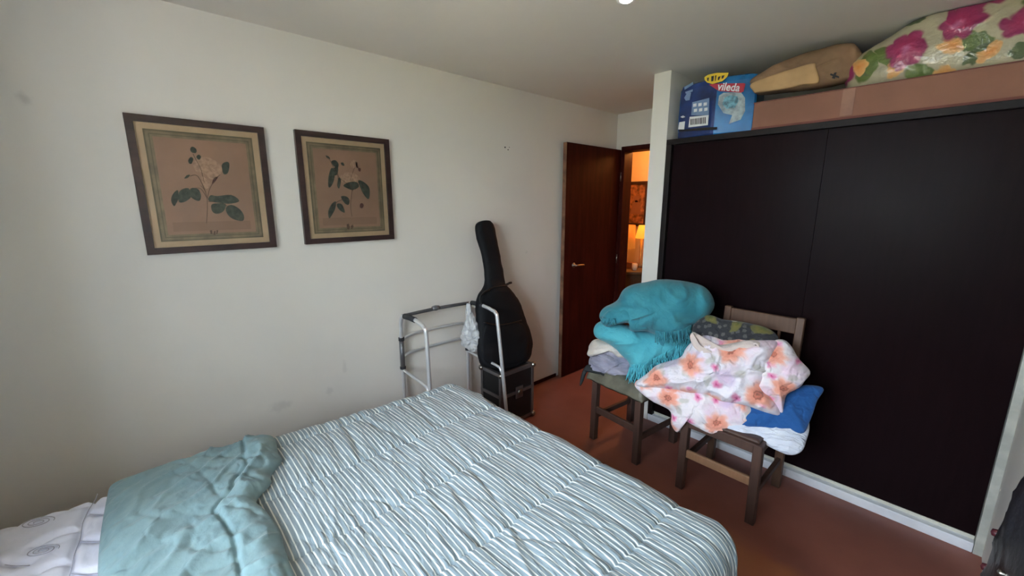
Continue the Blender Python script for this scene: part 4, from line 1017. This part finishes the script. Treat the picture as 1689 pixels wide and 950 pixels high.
pprint('badge_marks', [[(650, 220), (668, 216), (664, 250), (652, 246)], [(690, 205), (715, 200), (708, 250), (688, 252)], [(725, 198), (738, 196), (730, 246), (722, 248)], [(752, 210), (775, 205), (760, 240), (748, 238)], [(785, 200), (812, 195), (798, 225), (785, 228)]], M['ink'], False, .0115)
pprint('red_label', [[(668, 280), (720, 272), (990, 268), (1003, 275), (985, 345), (960, 355), (760, 340), (720, 315)]], M['packred'], False, .010)
fc = bpy.data.curves.new('brand_text', 'FONT'); fc.body = 'vileda'; fc.extrude = .012; fc.offset = .018; fc.resolution_u = 3
fo = bpy.data.objects.new('tmp_text', fc); COL.objects.link(fo); bpy.context.view_layer.update()
tm = bpy.data.meshes.new_from_object(fo.evaluated_get(bpy.context.evaluated_depsgraph_get())); bpy.data.objects.remove(fo)
tv = [v.co.copy() for v in tm.vertices]; tf_ = [list(p.vertices) for p in tm.polygons]
mnx, mxx = min(v.x for v in tv), max(v.x for v in tv)
a = onp(*Z7([(738, 325)])[0], Cr_+nr*.012, nr); b = onp(*Z7([(945, 340)])[0], Cr_+nr*.012, nr)
ux = (b-a); s = ux.length/(mxx-mnx); ux.normalize(); uz = Vector((0, 0, 1)); uz = (uz-ux*uz.dot(ux)).normalized()
obj('brand_lettering', [a+ux*((v.x-mnx)*s)+uz*(v.y*s*1.15)+nr*(v.z*s) for v in tv], tf_, M['packwhite'], pk)
# cardboard carton
cb = thing('cardboard_carton', 'long flat brown cardboard carton along the front of the wardrobe top', 'box', (-.33, 2.95, ZS))
box('carton_body', (-.925, 2.725, ZS), (.228, 3.25, 2.155), M['card'], cb, .003)
box('carton_lid_flap', (-.93, 2.728, 2.1552), (.228, 3.0, 2.160), M['card_dark'], cb, .001)
box('bottom_lip', (-.925, 2.720, ZS), (.228, 2.7249, ZS+.014), M['card_dark'], cb)
box('tape_strip', (-.52, 2.722, ZS+.02), (-.47, 2.7249, 2.154), M['tape'], cb)
# small carton end between the pack and the big carton
tag(box('flat_carton', (-.99, 2.82, ZS), (-.932, 3.1, ZS+.045), M['kraft'], bev=.002), 'narrow brown carton end standing beside the blue pack', 'box')
# paper bag lying on the carton
pb = thing('paper_bag', 'crumpled brown paper bag lying on the carton', 'bag', (-.68, 2.85, 2.17))
Cp = Vector((-.70, 2.86, 2.25)); npb = facing((-.70, 2.86, 0), -6)
puff('bag_body', [(1238, 140), (1243, 130), (1289, 104), (1338, 87), (1398, 73), (1412, 78), (1424, 100), (1412, 128), (1391, 138), (1349, 146), (1300, 152), (1248, 156)], Cp, npb, .10, .10, M['kraft'], pb, wr=.010, ws=9, seed=21, pw=4, cen=(1335, 118), zmin=2.163, zmax=2.428)
puff('bag_bottom_panel', [(1240, 138), (1290, 119), (1340, 105), (1346, 112), (1350, 136), (1325, 140), (1300, 146), (1250, 153), (1243, 150)], Cp+npb*.09, npb, .022, .02, M['kraftlight'], pb, wr=.003, ws=8, seed=22, pw=6, rings=14, cen=(1300, 130), zmin=2.163)
obj('ink_mark', *join([plate(P, Cp+npb*.112, npb, .0, .001) for P in ([(1372, 129), (1376, 120), (1380, 119), (1377, 130)], [(1370, 121), (1384, 126), (1384, 129), (1369, 124)])]), M['ink'], pb, kind='stuff')
# quilt in its clear plastic bag
Cf = Vector((-.10, 2.93, 2.27)); nf = facing((-.10, 2.93, 0), -4)
o = puff('quilt_in_plastic', [(1391, 128), (1397, 112), (1427, 88), (1471, 62), (1512, 34), (1550, 14), (1600, 0), (1660, -12), (1740, -16), (1790, 30), (1795, 100), (1770, 135), (1690, 147), (1626, 153), (1570, 157), (1512, 164), (1433, 163), (1402, 152)], Cf, nf, .17, .17, M['bagfloral'], wr=.010, ws=5, seed=23, pw=2.6, cen=(1570, 85), zmin=2.163, zmax=H-.004, xmax=XR-.006, rings=28, seg=150)
tag(o, 'large bag of tropical-flowered quilt bulging on top of the wardrobe at right', 'bedding')

# ================================================================ black leather bag against the right wall
edge = [at(x, y, 0, .165) for x, y in ((1700, 738), (1689, 760), (1663, 815), (1652, 845), (1640, 875), (1629, 912), (1617, 950))]
raw = [Vector((.205, y, z)) for y, z in ((1.0, .004), (.95, .5), (1.0, .9), (1.15, 1.05), (edge[0].y-.12, edge[0].z+.06))]+[Vector((.205, p.y, p.z)) for p in edge]
raw += [Vector((.205, edge[-1].y+.06, .16)), Vector((.205, edge[-1].y+.09, .004))]
lb = thing('leather_bag', 'tall black leather bag slumped against the right wall', 'bag', (.2, 1.7, 0))
puff('bag_body', None, Vector((.205, 1.7, .5)), Vector((-1, 0, 0)), .05, .05, M['blackleather'], lb, wr=.006, ws=6, seed=31, pw=3, raw=raw, zmin=.002, xmax=XR-.002)
for q in (edge[4], edge[5].lerp(edge[6], .5)):
    q = Vector((.172, q.y-.010, q.z)); lathe('stud', [(.0001, -.014), (.009, -.011), (.011, 0), (.009, .011), (.0001, .014)], tuple(q), M['stud'], lb, 14, 'X')
q = at(1651, 945, 0, .152); lathe('buckle', [(.0001, -.006), (.006, -.004), (.007, 0), (.0001, .03)], tuple(q), M['steel'], lb, 12, 'X')
